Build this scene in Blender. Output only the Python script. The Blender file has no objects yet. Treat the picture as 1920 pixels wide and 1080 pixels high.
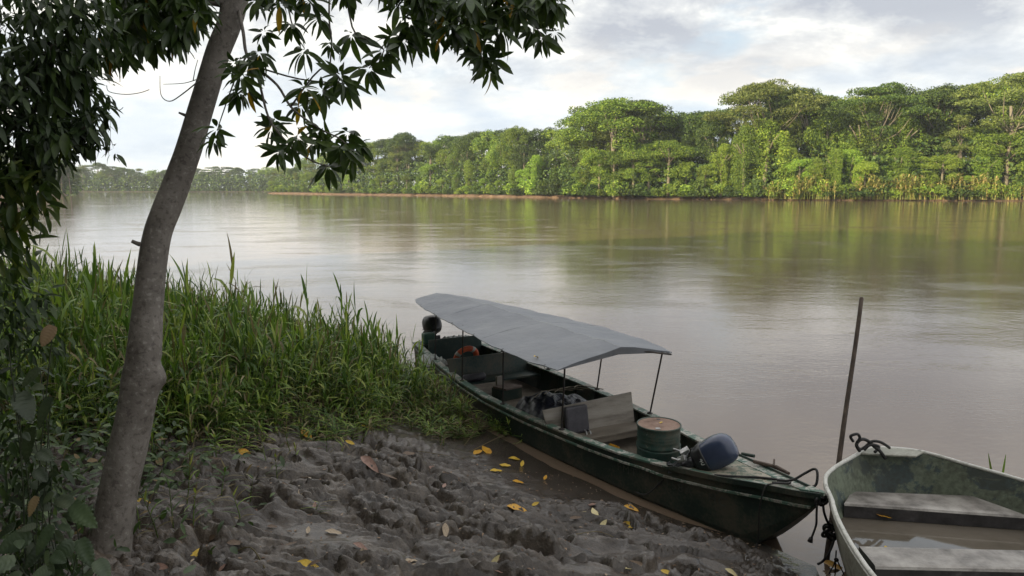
import bpy, math, random
import numpy as np
from mathutils import Vector, Matrix, Euler
C = bpy.context.scene.collection
SC = bpy.context.scene
R = math.radians
rng = np.random.default_rng(7)
random.seed(7)

# ---------------------------------------------------------------- camera
F, HC = 1350.0, 4.0
PIT = math.atan((540 - 352) / F)
cd = bpy.data.cameras.new('camera'); cam = bpy.data.objects.new('camera', cd); C.objects.link(cam)
cam.location = (0, 0, HC); cam.rotation_euler = (math.pi / 2 - PIT, 0, 0)
cd.lens = F / 1920 * 36; cd.sensor_width = 36; cd.clip_start = 0.05; cd.clip_end = 6000
SC.camera = cam
SC.view_settings.view_transform = 'Standard'; SC.view_settings.look = 'None'
SC.view_settings.gamma = 1; SC.view_settings.exposure = 0.98
SC.cycles.use_denoising = True
SC.cycles.max_bounces = 6; SC.cycles.diffuse_bounces = 3; SC.cycles.glossy_bounces = 3
SC.cycles.transmission_bounces = 3; SC.cycles.transparent_max_bounces = 8; SC.cycles.volume_bounces = 0
SC.cycles.sample_clamp_indirect = 6

# ---------------------------------------------------------------- sun and sky
SUN_EL, SUN_AZ = R(21), R(234)     # azimuth clockwise from +Y: behind and to the left of the camera
sd = Vector((math.sin(SUN_AZ) * math.cos(SUN_EL), math.cos(SUN_AZ) * math.cos(SUN_EL), math.sin(SUN_EL)))
sl = bpy.data.lights.new('sun', 'SUN'); sl.energy = 5.0; sl.angle = R(0.6); sl.color = (1.0, .82, .50)
so = bpy.data.objects.new('sun', sl); C.objects.link(so)
so.rotation_euler = sd.to_track_quat('Z', 'Y').to_euler()

def NT(nt):
    N = nt.nodes; Lk = nt.links
    def n(t, **kw):
        x = N.new(t)
        for k, v in kw.items():
            if k.startswith('i_'):
                x.inputs[k[2:].replace('_', ' ')].default_value = v
            else:
                setattr(x, k, v)
        return x
    return n, (lambda a, b: Lk.new(a, b))

def ramp(n, pts, interp='LINEAR'):
    r = n('ShaderNodeValToRGB'); e = r.color_ramp.elements
    r.color_ramp.interpolation = interp
    while len(e) < len(pts): e.new(0.5)
    for q, (p, c) in zip(e, pts):
        q.position = p; q.color = (*c, 1) if len(c) == 3 else c
    return r

W = bpy.data.worlds.new("World"); SC.world = W; W.use_nodes = True
nt = W.node_tree; nt.nodes.clear(); n, lk = NT(nt)
out = n('ShaderNodeOutputWorld'); bg = n('ShaderNodeBackground'); bg.inputs[1].default_value = 0.074
lk(bg.outputs[0], out.inputs[0])
sky = n('ShaderNodeTexSky', sky_type='NISHITA'); sky.sun_disc = False
sky.sun_elevation = SUN_EL; sky.sun_rotation = SUN_AZ; sky.air_density = 1.2; sky.dust_density = 2
tc = n('ShaderNodeTexCoord'); sep = n('ShaderNodeSeparateXYZ'); lk(tc.outputs['Generated'], sep.inputs[0])
zz = n('ShaderNodeMath', operation='MAXIMUM'); lk(sep.outputs[2], zz.inputs[0]); zz.inputs[1].default_value = 0.0
za = n('ShaderNodeMath', operation='ADD'); lk(zz.outputs[0], za.inputs[0]); za.inputs[1].default_value = 0.30
dx = n('ShaderNodeMath', operation='DIVIDE'); lk(sep.outputs[0], dx.inputs[0]); lk(za.outputs[0], dx.inputs[1])
dy = n('ShaderNodeMath', operation='DIVIDE'); lk(sep.outputs[1], dy.inputs[0]); lk(za.outputs[0], dy.inputs[1])
cv = n('ShaderNodeCombineXYZ'); lk(dx.outputs[0], cv.inputs[0]); lk(dy.outputs[0], cv.inputs[1])
n1 = n('ShaderNodeTexNoise', i_Scale=1.5, i_Detail=10.0, i_Roughness=.60, i_Distortion=.2); lk(cv.outputs[0], n1.inputs['Vector'])
mp = n('ShaderNodeMapping'); mp.inputs['Location'].default_value = (7.3, 2.1, 0); lk(cv.outputs[0], mp.inputs[0])
n2 = n('ShaderNodeTexNoise', i_Scale=2.6, i_Detail=10.0, i_Roughness=.64, i_Distortion=.15); lk(mp.outputs[0], n2.inputs['Vector'])
# puffy clouds low on the horizon
n3 = n('ShaderNodeTexNoise', i_Scale=5.0, i_Detail=7.0, i_Roughness=.55)
mp3 = n('ShaderNodeMapping'); mp3.inputs['Scale'].default_value = (1, 1, 3.2); lk(tc.outputs['Generated'], mp3.inputs[0]); lk(mp3.outputs[0], n3.inputs['Vector'])
# more grey-blue cloud towards the upper right
bias = n('ShaderNodeMath', operation='MULTIPLY_ADD'); lk(dx.outputs[0], bias.inputs[0]); bias.inputs[1].default_value = 0.05; bias.inputs[2].default_value = 0.0
bc = n('ShaderNodeClamp', i_Min=-.06, i_Max=.07); lk(bias.outputs[0], bc.inputs[0])
bz = n('ShaderNodeMath', operation='MULTIPLY_ADD'); lk(zz.outputs[0], bz.inputs[0]); bz.inputs[1].default_value = .30; lk(bc.outputs[0], bz.inputs[2])
s2 = n('ShaderNodeMath', operation='ADD'); lk(n2.outputs[0], s2.inputs[0]); lk(bz.outputs[0], s2.inputs[1])
shade = ramp(n, [(.38, (9.0, 8.7, 7.8)), (.475, (7.7, 7.7, 7.35)), (.54, (5.9, 6.05, 6.15)), (.66, (4.0, 4.25, 4.7))]); lk(s2.outputs[0], shade.inputs[0])
mk = ramp(n, [(.36, (0, 0, 0)), (.46, (1, 1, 1))]); lk(n1.outputs[0], mk.inputs[0])
skb = n('ShaderNodeMixRGB', blend_type='MIX'); skb.inputs[0].default_value = .55
lk(sky.outputs[0], skb.inputs[1]); skb.inputs[2].default_value = (5.2, 6.0, 7.0, 1)
mx = n('ShaderNodeMixRGB'); lk(mk.outputs[0], mx.inputs[0]); lk(skb.outputs[0], mx.inputs[1]); lk(shade.outputs[0], mx.inputs[2])
# low band of towers
lowm = ramp(n, [(0.0, (.75, .75, .75)), (.10, (.8, .8, .8)), (.20, (0, 0, 0))]); lk(zz.outputs[0], lowm.inputs[0])
puff = ramp(n, [(.40, (5.6, 6.3, 7.0)), (.50, (6.9, 7.3, 7.4)), (.56, (8.7, 8.2, 7.3)), (.75, (7.7, 7.5, 7.0))]); lk(n3.outputs[0], puff.inputs[0])
mx2 = n('ShaderNodeMixRGB'); lk(lowm.outputs[0], mx2.inputs[0]); lk(mx.outputs[0], mx2.inputs[1]); lk(puff.outputs[0], mx2.inputs[2])
gn = ramp(n, [(0.0, (.5, .5, .5)), (.25, (.5, .5, .5)), (.50, (.92, .86, .78))]); lk(zz.outputs[0], gn.inputs[0])      # brighter cloud overhead than near the horizon
g2 = n('ShaderNodeVectorMath', operation='SCALE'); g2.inputs['Scale'].default_value = 2.0; lk(gn.outputs[0], g2.inputs[0])
g3 = n('ShaderNodeVectorMath', operation='MULTIPLY'); lk(mx2.outputs[0], g3.inputs[0]); lk(g2.outputs[0], g3.inputs[1]); lk(g3.outputs[0], bg.inputs[0])

# ---------------------------------------------------------------- maths helpers
_c, _s = math.cos(PIT), math.sin(PIT)
def ray(px, py):
    dx_ = (px - 960) / F; dy_ = -(py - 540) / F
    return dx_, _c + dy_ * _s, -_s + dy_ * _c
def at_z(px, py, z):
    x, y, w = ray(px, py); t = (z - HC) / w
    return Vector((x * t, y * t, z))
def at_d(px, py, d):
    x, y, w = ray(px, py); t = d / y
    return Vector((x * t, d, HC + w * t))

def _hash(ix, iy, seed):
    v = (ix.astype(np.int64) * 374761393 + iy.astype(np.int64) * 668265263 + seed * 1442695041) & 0xffffffff
    v = ((v ^ (v >> 13)) * 1274126177) & 0xffffffff
    v = v ^ (v >> 16)
    return (v & 0xffffff) / float(0xffffff)
def perlin(x, y, seed=0):
    ix = np.floor(x); iy = np.floor(y); fx = x - ix; fy = y - iy
    u = fx * fx * fx * (fx * (fx * 6 - 15) + 10); v = fy * fy * fy * (fy * (fy * 6 - 15) + 10)
    def g(a, b, dxx, dyy):
        h = _hash(a, b, seed) * 2 * np.pi
        return np.cos(h) * dxx + np.sin(h) * dyy
    a = g(ix, iy, fx, fy); b = g(ix + 1, iy, fx - 1, fy); c_ = g(ix, iy + 1, fx, fy - 1); d = g(ix + 1, iy + 1, fx - 1, fy - 1)
    return (a * (1 - u) + b * u) * (1 - v) + (c_ * (1 - u) + d * u) * v
def fbm(x, y, seed=0, oct=4, rough=.5):
    s = 0; a = 1
    for k in range(oct):
        s = s + a * perlin(x * 2 ** k + 17.3 * k, y * 2 ** k - 9.1 * k, seed + k); a *= rough
    return s
def worley(x, y, seed):
    ix = np.floor(x); iy = np.floor(y); f1 = np.full(x.shape, 9.); f2 = np.full(x.shape, 9.); rn_ = np.zeros(x.shape)
    for a in (-1, 0, 1):
        for c_ in (-1, 0, 1):
            cx = ix + a; cy = iy + c_; d = np.hypot(cx + _hash(cx, cy, seed) - x, cy + _hash(cx, cy, seed + 1) - y)
            nr = d < f1; f2 = np.where(nr, f1, np.minimum(f2, d)); rn_ = np.where(nr, _hash(cx, cy, seed + 2), rn_); f1 = np.where(nr, d, f1)
    return f1, f2, rn_
def sstep(a, b, x):
    t = np.clip((x - a) / (b - a), 0, 1); return t * t * (3 - 2 * t)

RIVER = np.array([(1300, -150), (200, -60), (30, -20), (8, -6), (4.2, 0), (3.45, 3.5), (3.15, 5), (3.0, 6.2), (3.25, 7.2), (2.85, 7.68), (1.98, 8.30), (1.38, 8.95), (.58, 9.98), (-.02, 10.95),
    (-1.05, 12.35), (-2.5, 14), (-5, 16.5), (-9, 19.5), (-14, 22), (-22, 30), (-48, 70), (-120, 175), (-215, 300), (-237, 386), (-340, 500), (-500, 640), (-500, 700), (-330, 705), (-150, 707), (0, 712),
    (200, 700), (330, 690), (330, 640), (100, 640), (-60, 610), (-140, 560), (-172, 512), (-140, 470), (-109, 432), (-43, 367), (9, 300), (49, 257), (94, 235), (156, 220), (260, 190), (420, 150), (700, 100), (1300, 50)], float)
def land_d(x, y):
    """signed distance to the river's edge: positive on land"""
    d = np.full(x.shape, 1e9); ins = np.zeros(x.shape, bool)
    P = RIVER; Q = np.roll(RIVER, -1, 0)
    for (ax, ay), (bx, by) in zip(P, Q):
        ex, ey = bx - ax, by - ay
        t = np.clip(((x - ax) * ex + (y - ay) * ey) / (ex * ex + ey * ey), 0, 1)
        d = np.minimum(d, np.hypot(x - ax - t * ex, y - ay - t * ey))
        if ay != by:
            cr = ((ay > y) != (by > y)) & (x < (bx - ax) * (y - ay) / (by - ay) + ax)
            ins ^= cr
    return np.where(ins, -d, d)

def near_profile(d):
    return np.interp(d, [-8, -3, 0, 1, 1.8, 3.2, 5, 8, 14, 40], [-2, -.7, -.0, .16, .33, .76, 1.15, 2.05, 2.9, 3.2])
def near_height(x, y, detail=True):
    wob = .16 * fbm(x * .9, y * .9, 3, 3)
    d = land_d(x, y)
    z = near_profile(d + wob * sstep(-.5, 1, d))
    if not detail: return z
    amp = sstep(-.15, 1.3, d) * (1 - .45 * sstep(9, 13, y))
    rough = np.where(x > 1.15, sstep(.12, .75, d), sstep(.75, 2.2, d)) if False else sstep(np.interp(x, [.4, 1.3], [.8, .10]), np.interp(x, [.4, 1.3], [2.0, .7]), d)
    # slumped clods: rounded tops, torn edges, dark gaps between
    wx = x + .10 * perlin(x * 2.3, y * 2.3, 5) + .03 * perlin(x * 9, y * 9, 6); wy = y + .08 * perlin(x * 2.3 + 9, y * 2.3, 7) + .025 * perlin(x * 9, y * 9, 8)
    patch = sstep(-.28, .12, fbm(x * .55, y * .8, 15, 2)) * rough
    u = fbm(x * .55 + .25 * perlin(x * 1.7, y * 1.7, 5), y * 1.5, 11, 2, .5) * 3.4 + .12 * perlin(x * 6, y * 6, 12) + .05 * perlin(x * 15, y * 15, 13)
    fl = np.floor(u); fr = u - fl
    z = z + rough * .16 * (fl + sstep(.0, .13, fr) - u) * sstep(-.5, .2, fbm(x * .4, y * .7, 18, 2))
    for (sx_, sy_, hh, ed, sd_) in ((1.25, 3.3, .20, .10, 101), (4.2, 8.5, .085, .13, 151), (11., 19., .026, .2, 171)):
        f1, f2, rnd = worley(wx * sx_, wy * sy_, sd_); e = sstep(0, ed * 2.2, f2 - f1)
        z = z + hh * patch * ((.35 + .65 * rnd) * e - .45) * (1 - .25 * f1)
    z = z + amp * (.05 * fbm(x * 1.6, y * 2.0, 31, 3) + .045 * np.abs(fbm(x * 5, y * 8, 41, 4, .6)) * patch + (.004 + .010 * patch) * fbm(x * 20, y * 24, 51, 3, .6))
    return z
# trodden holes in the bank
HOLES = [(at_z(px, py, .5), r) for px, py, r in [(1150, 985, .17), (1200, 1000, .12), (1050, 1000, .14), (900, 985, .13), (1290, 1035, .16), (1370, 1050, .12), (790, 1000, .2), (1000, 1060, .16), (860, 1050, .2), (1120, 1050, .14), (720, 1030, .16), (1240, 1065, .14), (560, 930, .14), (650, 950, .13), (590, 990, .17), (430, 1000, .2), (480, 1060, .2), (700, 900, .12), (780, 890, .1), (960, 915, .08), (1190, 1040, .1), (500, 880, .16), (400, 900, .16), (1420, 1065, .1)]]
def mud_height(x, y):
    z = near_height(x, y)
    for k, (p, r) in enumerate(HOLES):
        q = np.hypot((x - p.x) + .04 * perlin(x * 7, y * 7, k), (y - p.y) * 1.25 + .04 * perlin(x * 7, y * 7, k + 50)) / r
        z = z - r * .75 * (1 - sstep(.62, 1.0, q)) + r * .26 * np.exp(-((q - 1.15) / .22) ** 2)
    return z
def gz(x, y):
    return float(mud_height(np.array([float(x)]), np.array([float(y)]))[0])

# ---------------------------------------------------------------- mesh helpers
def np_mesh(name, V, Fs, smooth=False, mi=None):
    """V (n,3); Fs (m,4) or list of arrays with the same or different side counts"""
    if isinstance(Fs, np.ndarray): Fs = [Fs]
    Fs = [np.asarray(f, np.int64) for f in Fs if len(f)]
    me = bpy.data.meshes.new(name)
    me.vertices.add(len(V)); me.vertices.foreach_set('co', np.ascontiguousarray(V, dtype=np.float32).ravel())
    tot = sum(f.size for f in Fs); cnt = sum(len(f) for f in Fs)
    me.loops.add(tot); me.loops.foreach_set('vertex_index', np.concatenate([f.ravel() for f in Fs]).astype(np.int32))
    sz = np.concatenate([np.full(len(f), f.shape[1]) for f in Fs])
    st = np.concatenate([[0], np.cumsum(sz)[:-1]])
    me.polygons.add(cnt); me.polygons.foreach_set('loop_start', st.astype(np.int32)); 
    me.polygons.foreach_set('use_smooth', np.full(cnt, smooth))
    if mi is not None: me.polygons.foreach_set('material_index', np.asarray(mi, np.int32))
    me.update(calc_edges=True); me.validate()
    return me
def link(name, me, mats, parent=None, loc=(0, 0, 0), rot=(0, 0, 0)):
    o = bpy.data.objects.new(name, me); C.objects.link(o)
    if mats is not None:
        for m in (mats if isinstance(mats, (list, tuple)) else [mats]): me.materials.append(m)
    o.location = loc; o.rotation_euler = rot
    if parent is not None: o.parent = parent
    return o
def tag(o, label=None, cat=None, group=None, kind=None):
    if label: o['label'] = label
    if cat: o['category'] = cat
    if group: o['group'] = group
    if kind: o['kind'] = kind
    return o
def empty(name, loc, label, cat, rot=(0, 0, 0), group=None):
    o = bpy.data.objects.new(name, None); C.objects.link(o); o.location = loc; o.rotation_euler = rot
    return tag(o, label, cat, group)

class MB:
    def __init__(s): s.V = []; s.Q = []; s.T = []; s.m = []; s.n = 0
    def add(s, V, Q=(), T=()):
        V = [tuple(v) for v in V]; b = s.n
        s.V += V; s.n += len(V)
        s.Q += [tuple(i + b for i in q) for q in Q]; s.T += [tuple(i + b for i in q) for q in T]
        return s
    def box(s, c, d, rot=None, taper=1.0):
        c = Vector(c); M_ = rot.to_matrix() if rot is not None else Matrix.Identity(3)
        V = []
        for k in (-1, 1):
            t = taper if k == 1 else 1
            for a, b in ((-1, -1), (1, -1), (1, 1), (-1, 1)):
                V.append(c + M_ @ Vector((a * d[0] / 2 * t, b * d[1] / 2 * t, k * d[2] / 2)))
        return s.add(V, [(0, 3, 2, 1), (4, 5, 6, 7), (0, 1, 5, 4), (1, 2, 6, 5), (2, 3, 7, 6), (3, 0, 4, 7)])
    def loft(s, rings, closed=True, cap=True):
        k = len(rings[0]); V = [v for r in rings for v in r]; Q = []
        for i in range(len(rings) - 1):
            for j in range(k if closed else k - 1):
                a = i * k + j; b = i * k + (j + 1) % k
                Q.append((a, b, b + k, a + k))
        T = []
        if cap and closed:
            for base, rev in ((0, True), ((len(rings) - 1) * k, False)):
                c = Vector((0, 0, 0))
                for v in rings[base // k]: c += Vector(v)
                V.append(tuple(c / k)); ci = len(V) - 1
                for j in range(k):
                    t = (base + j, base + (j + 1) % k, ci)
                    T.append(t[::-1] if rev else t)
        return s.add(V, Q, T)
    def tube(s, P, r, k=8, cap=True):
        P = [Vector(p) for p in P]
        if not hasattr(r, '__len__'): r = [r] * len(P)
        rings = []; up = None
        for i, p in enumerate(P):
            t = (P[min(i + 1, len(P) - 1)] - P[max(i - 1, 0)]).normalized()
            if up is None:
                up = Vector((0, 0, 1)) if abs(t.z) < .9 else Vector((1, 0, 0))
            a = (up - t * up.dot(t)).normalized(); b = t.cross(a); up = a
            rings.append([tuple(p + (a * math.cos(2 * math.pi * j / k) + b * math.sin(2 * math.pi * j / k)) * r[i]) for j in range(k)])
        return s.loft(rings, cap=cap)
    def lathe(s, prof, c=(0, 0, 0), k=32, cap=True):
        c = Vector(c); rings = []
        for (rr, z) in prof: rings.append([tuple(c + Vector((rr * math.cos(2 * math.pi * j / k), rr * math.sin(2 * math.pi * j / k), z))) for j in range(k)])
        return s.loft(rings, cap=cap)
    def build(s, name, mats, parent=None, smooth=False, loc=(0, 0, 0), rot=(0, 0, 0), bevel=0):
        fs = []
        if s.Q: fs.append(np.array(s.Q))
        if s.T: fs.append(np.array(s.T))
        me = np_mesh(name, np.array(s.V), fs, smooth)
        o = link(name, me, mats, parent, loc, rot)
        if bevel:
            b = o.modifiers.new('b', 'BEVEL'); b.width = bevel; b.segments = 2; b.limit_method = 'ANGLE'
        return o
def smooth_path(P, k=5):
    P = [Vector(p) for p in P]; out_ = []
    for i in range(len(P) - 1):
        p0 = P[max(i - 1, 0)]; p1 = P[i]; p2 = P[i + 1]; p3 = P[min(i + 2, len(P) - 1)]
        for j in range(k):
            t = j / k
            out_.append(.5 * ((2 * p1) + (p2 - p0) * t + (2 * p0 - 5 * p1 + 4 * p2 - p3) * t * t + (3 * p1 - p0 - 3 * p2 + p3) * t ** 3))
    out_.append(P[-1]); return out_

# ---------------------------------------------------------------- materials
def mat(name, cols, scale=4.0, rough=.6, bump=0.0, bscale=20.0, metal=0.0, coord='Object', detail=5.0, stretch=(1, 1, 1), spec=.5, rvar=0.0, dist=0.0, blen=.02):
    m = bpy.data.materials.new(name); m.use_nodes = True; nt = m.node_tree; nt.nodes.clear(); n, lk = NT(nt)
    o = n('ShaderNodeOutputMaterial'); p = n('ShaderNodeBsdfPrincipled'); lk(p.outputs[0], o.inputs[0])
    p.inputs['Metallic'].default_value = metal; p.inputs['Roughness'].default_value = rough; p.inputs['Specular IOR Level'].default_value = spec
    t = n('ShaderNodeTexCoord'); mp = n('ShaderNodeMapping'); mp.inputs['Scale'].default_value = stretch; lk(t.outputs[coord], mp.inputs[0])
    nz = n('ShaderNodeTexNoise', i_Scale=scale, i_Detail=detail, i_Roughness=.62, i_Distortion=dist); lk(mp.outputs[0], nz.inputs['Vector'])
    r = ramp(n, cols); lk(nz.outputs[0], r.inputs[0]); lk(r.outputs[0], p.inputs['Base Color'])
    if rvar:
        q = n('ShaderNodeMapRange'); q.inputs['To Min'].default_value = rough - rvar; q.inputs['To Max'].default_value = rough + rvar
        lk(nz.outputs[0], q.inputs[0]); lk(q.outputs[0], p.inputs['Roughness'])
    if bump:
        b2 = n('ShaderNodeTexNoise', i_Scale=bscale, i_Detail=5.0); lk(mp.outputs[0], b2.inputs['Vector'])
        b = n('ShaderNodeBump', i_Strength=bump, i_Distance=blen); lk(b2.outputs[0], b.inputs['Height']); lk(b.outputs[0], p.inputs['Normal'])
    return m
def leaf_mat(name, cols, rough=.5, transl=.25, spec=.4, island=True, big=0.0, bigscale=.15, veins=False, nsc=0, blotch=None):
    """colour differs from leaf to leaf (per island) and from tree to tree"""
    m = bpy.data.materials.new(name); m.use_nodes = True; nt = m.node_tree; nt.nodes.clear(); n, lk = NT(nt)
    o = n('ShaderNodeOutputMaterial'); p = n('ShaderNodeBsdfPrincipled')
    p.inputs['Roughness'].default_value = rough; p.inputs['Specular IOR Level'].default_value = spec
    g = n('ShaderNodeNewGeometry'); r = ramp(n, cols); lk(g.outputs['Random Per Island'], r.inputs[0])
    col = r.outputs[0]
    oi = n('ShaderNodeObjectInfo')
    hs = n('ShaderNodeHueSaturation')
    mr = n('ShaderNodeMapRange'); mr.inputs['To Min'].default_value = .488; mr.inputs['To Max'].default_value = .51; lk(oi.outputs['Random'], mr.inputs[0])
    mv = n('ShaderNodeMapRange'); mv.inputs['To Min'].default_value = .62; mv.inputs['To Max'].default_value = 1.25; lk(oi.outputs['Random'], mv.inputs[0])
    ml = n('ShaderNodeMath', operation='MULTIPLY'); ml.inputs[1].default_value = 7.31; lk(oi.outputs['Random'], ml.inputs[0])
    fr = n('ShaderNodeMath', operation='FRACT'); lk(ml.outputs[0], fr.inputs[0]); lk(fr.outputs[0], mv.inputs[0])
    lk(mr.outputs[0], hs.inputs['Hue']); lk(mv.outputs[0], hs.inputs['Value']); lk(col, hs.inputs['Color']); col = hs.outputs[0]
    if nsc:
        t = n('ShaderNodeTexCoord'); nz = n('ShaderNodeTexNoise', i_Scale=nsc, i_Detail=4.0); lk(t.outputs['Object'], nz.inputs['Vector'])
        rr = ramp(n, [(.35, (.62, .66, .6)), (.65, (1.25, 1.2, 1.1))]); lk(nz.outputs[0], rr.inputs[0])
        mu = n('ShaderNodeMixRGB', blend_type='MULTIPLY'); mu.inputs[0].default_value = 1; lk(col, mu.inputs[1]); lk(rr.outputs[0], mu.inputs[2]); col = mu.outputs[0]
    lk(col, p.inputs['Base Color'])
    if transl:
        tr = n('ShaderNodeBsdfTranslucent'); mt = n('ShaderNodeMixShader'); mt.inputs[0].default_value = transl
        br = n('ShaderNodeMixRGB', blend_type='MULTIPLY'); br.inputs[0].default_value = 1; lk(col, br.inputs[1]); br.inputs[2].default_value = (1.3, 1.5, .6, 1)
        lk(br.outputs[0], tr.inputs[0]); lk(p.outputs[0], mt.inputs[1]); lk(tr.outputs[0], mt.inputs[2]); lk(mt.outputs[0], o.inputs[0])
    else: lk(p.outputs[0], o.inputs[0])
    return m

def water_mat():
    m = bpy.data.materials.new('river_water'); m.use_nodes = True; nt = m.node_tree; nt.nodes.clear(); n, lk = NT(nt)
    o = n('ShaderNodeOutputMaterial'); p = n('ShaderNodeBsdfPrincipled'); lk(p.outputs[0], o.inputs[0])
    p.inputs['IOR'].default_value = 1.58; p.inputs['Specular Tint'].default_value = (1, .96, .90, 1); p.inputs['Specular IOR Level'].default_value = .5
    g = n('ShaderNodeNewGeometry')
    def noise(sc, scale, det, ro=.55, dist=0., loc=(0, 0, 0), rz=0.):
        mp = n('ShaderNodeMapping'); mp.inputs['Scale'].default_value = (*sc, 1); mp.inputs['Location'].default_value = loc; mp.inputs['Rotation'].default_value = (0, 0, rz)
        lk(g.outputs['Position'], mp.inputs[0])
        z = n('ShaderNodeTexNoise', i_Scale=scale, i_Detail=det, i_Roughness=ro, i_Distortion=dist); lk(mp.outputs[0], z.inputs['Vector']); return z.outputs[0]
    # silt colour drifts in long streaks
    st = noise((.25, 1), .06, 4, dist=.6)
    cr = ramp(n, [(.3, (.150, .108, .074)), (.7, (.185, .137, .098))]); lk(st, cr.inputs[0]); lk(cr.outputs[0], p.inputs['Base Color'])
    # patches of ruffled and slick water
    pt = noise((.5, 1), .17, 7, .66, 1.0)
    pr = ramp(n, [(.48, (0, 0, 0)), (.55, (.35, .35, .35)), (.60, (1, 1, 1))]); lk(pt, pr.inputs[0])
    big = noise((.5, 1), .35, 3, .5, .5)
    mid = noise((.55, 1), 2.2, 4, .55, .6, rz=.2)
    fine = noise((.6, 1), 9.0, 3, .55, .3, rz=-.2)
    def bump(h, dist, strength, prev=None, link_s=None):
        b = n('ShaderNodeBump', i_Distance=dist, i_Strength=strength); lk(h, b.inputs['Height'])
        if prev is not None: lk(prev, b.inputs['Normal'])
        if link_s is not None: lk(link_s, b.inputs['Strength'])
        return b.outputs[0]
    k1 = n('ShaderNodeMath', operation='MULTIPLY_ADD'); lk(pr.outputs[0], k1.inputs[0]); k1.inputs[1].default_value = .75; k1.inputs[2].default_value = .07
    k2 = n('ShaderNodeMath', operation='MULTIPLY_ADD'); lk(pr.outputs[0], k2.inputs[0]); k2.inputs[1].default_value = .5; k2.inputs[2].default_value = .35
    b1 = bump(big, .07, .25)
    b2 = bump(mid, .024, 1, b1, k1.outputs[0])
    b3 = bump(fine, .009, 1, b2, k2.outputs[0])
    lk(b3, p.inputs['Normal'])
    rr = n('ShaderNodeMapRange'); rr.inputs['To Min'].default_value = .02; rr.inputs['To Max'].default_value = .08; lk(pr.outputs[0], rr.inputs[0]); lk(rr.outputs[0], p.inputs['Roughness'])
    return m
M_water = water_mat()

def mud_mat():
    m = bpy.data.materials.new('bank_mud'); m.use_nodes = True; nt = m.node_tree; nt.nodes.clear(); n, lk = NT(nt)
    o = n('ShaderNodeOutputMaterial'); p = n('ShaderNodeBsdfPrincipled'); lk(p.outputs[0], o.inputs[0])
    g = n('ShaderNodeNewGeometry'); sp = n('ShaderNodeSeparateXYZ'); lk(g.outputs['Position'], sp.inputs[0])
    nz = n('ShaderNodeTexNoise', i_Scale=3.0, i_Detail=8.0, i_Roughness=.65); lk(g.outputs['Position'], nz.inputs['Vector'])
    nf = n('ShaderNodeTexNoise', i_Scale=38.0, i_Detail=5.0, i_Roughness=.65); lk(g.outputs['Position'], nf.inputs['Vector'])
    # wet low down by the water, drying higher up
    zn = n('ShaderNodeMath', operation='MULTIPLY_ADD'); lk(nz.outputs[0], zn.inputs[0]); zn.inputs[1].default_value = -.5; lk(sp.outputs[2], zn.inputs[2])
    wet = n('ShaderNodeMapRange'); wet.inputs['From Min'].default_value = -.25; wet.inputs['From Max'].default_value = .45; lk(zn.outputs[0], wet.inputs[0])
    dry = ramp(n, [(.3, (.030, .022, .015)), (.5, (.068, .052, .037)), (.72, (.150, .120, .090))]); lk(nz.outputs[0], dry.inputs[0])
    wt = ramp(n, [(.3, (.032, .023, .016)), (.7, (.076, .061, .047))]); lk(nz.outputs[0], wt.inputs[0])
    mx = n('ShaderNodeMixRGB'); lk(wet.outputs[0], mx.inputs[0]); lk(wt.outputs[0], mx.inputs[1]); lk(dry.outputs[0], mx.inputs[2])
    fm = ramp(n, [(.35, (.62, .6, .58)), (.62, (1.15, 1.14, 1.12))]); lk(nf.outputs[0], fm.inputs[0])
    mu = n('ShaderNodeMixRGB', blend_type='MULTIPLY'); mu.inputs[0].default_value = .8; lk(mx.outputs[0], mu.inputs[1]); lk(fm.outputs[0], mu.inputs[2])
    lk(mu.outputs[0], p.inputs['Base Color']); p.inputs['Coat Weight'].default_value = .45; p.inputs['Coat Roughness'].default_value = .11
    rr = n('ShaderNodeMapRange'); rr.inputs['To Min'].default_value = .20; rr.inputs['To Max'].default_value = .46; lk(wet.outputs[0], rr.inputs[0]); lk(rr.outputs[0], p.inputs['Roughness'])
    b = n('ShaderNodeBump', i_Strength=.7, i_Distance=.02); lk(nf.outputs[0], b.inputs['Height'])
    nc = n('ShaderNodeTexNoise', i_Scale=11.0, i_Detail=6.0, i_Roughness=.7); lk(g.outputs['Position'], nc.inputs['Vector'])
    b2 = n('ShaderNodeBump', i_Strength=.55, i_Distance=.06); lk(nc.outputs[0], b2.inputs['Height']); lk(b.outputs[0], b2.inputs['Normal'])
    lk(b2.outputs[0], p.inputs['Normal'])
    return m
M_mud = mud_mat()
M_redmud = mat('red_bank_mud', [(.3, (.08, .05, .032)), (.55, (.155, .10, .065)), (.8, (.24, .165, .11))], .5, .9, 1, 2.5, blen=.5, coord='Object')
M_floorearth = mat('forest_floor', [(.3, (.03, .035, .015)), (.7, (.07, .06, .035))], .3, .95)
M_trunkfar = mat('pale_trunk', [(.3, (.10, .085, .065)), (.7, (.22, .195, .155))], .6, .85)
M_fg = [leaf_mat('foliage_%s' % k, c, .55, .18, .3) for k, c in [
    ('deep', [(0, (.018, .040, .011)), (.5, (.044, .086, .019)), (1, (.110, .165, .030))]),
    ('mid', [(0, (.050, .100, .018)), (.5, (.125, .205, .030)), (1, (.260, .335, .052))]),
    ('bright', [(0, (.070, .135, .018)), (.5, (.165, .270, .036)), (1, (.310, .400, .060))]),
    ('olive', [(0, (.050, .075, .018)), (.5, (.105, .140, .034)), (1, (.190, .220, .058))]),
    ('straw', [(0, (0.120, 0.188, 0.038)), (.45, (0.240, 0.285, 0.060)), (.8, (0.390, 0.330, 0.112)), (1, (0.450, 0.300, 0.150))])]]

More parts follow.
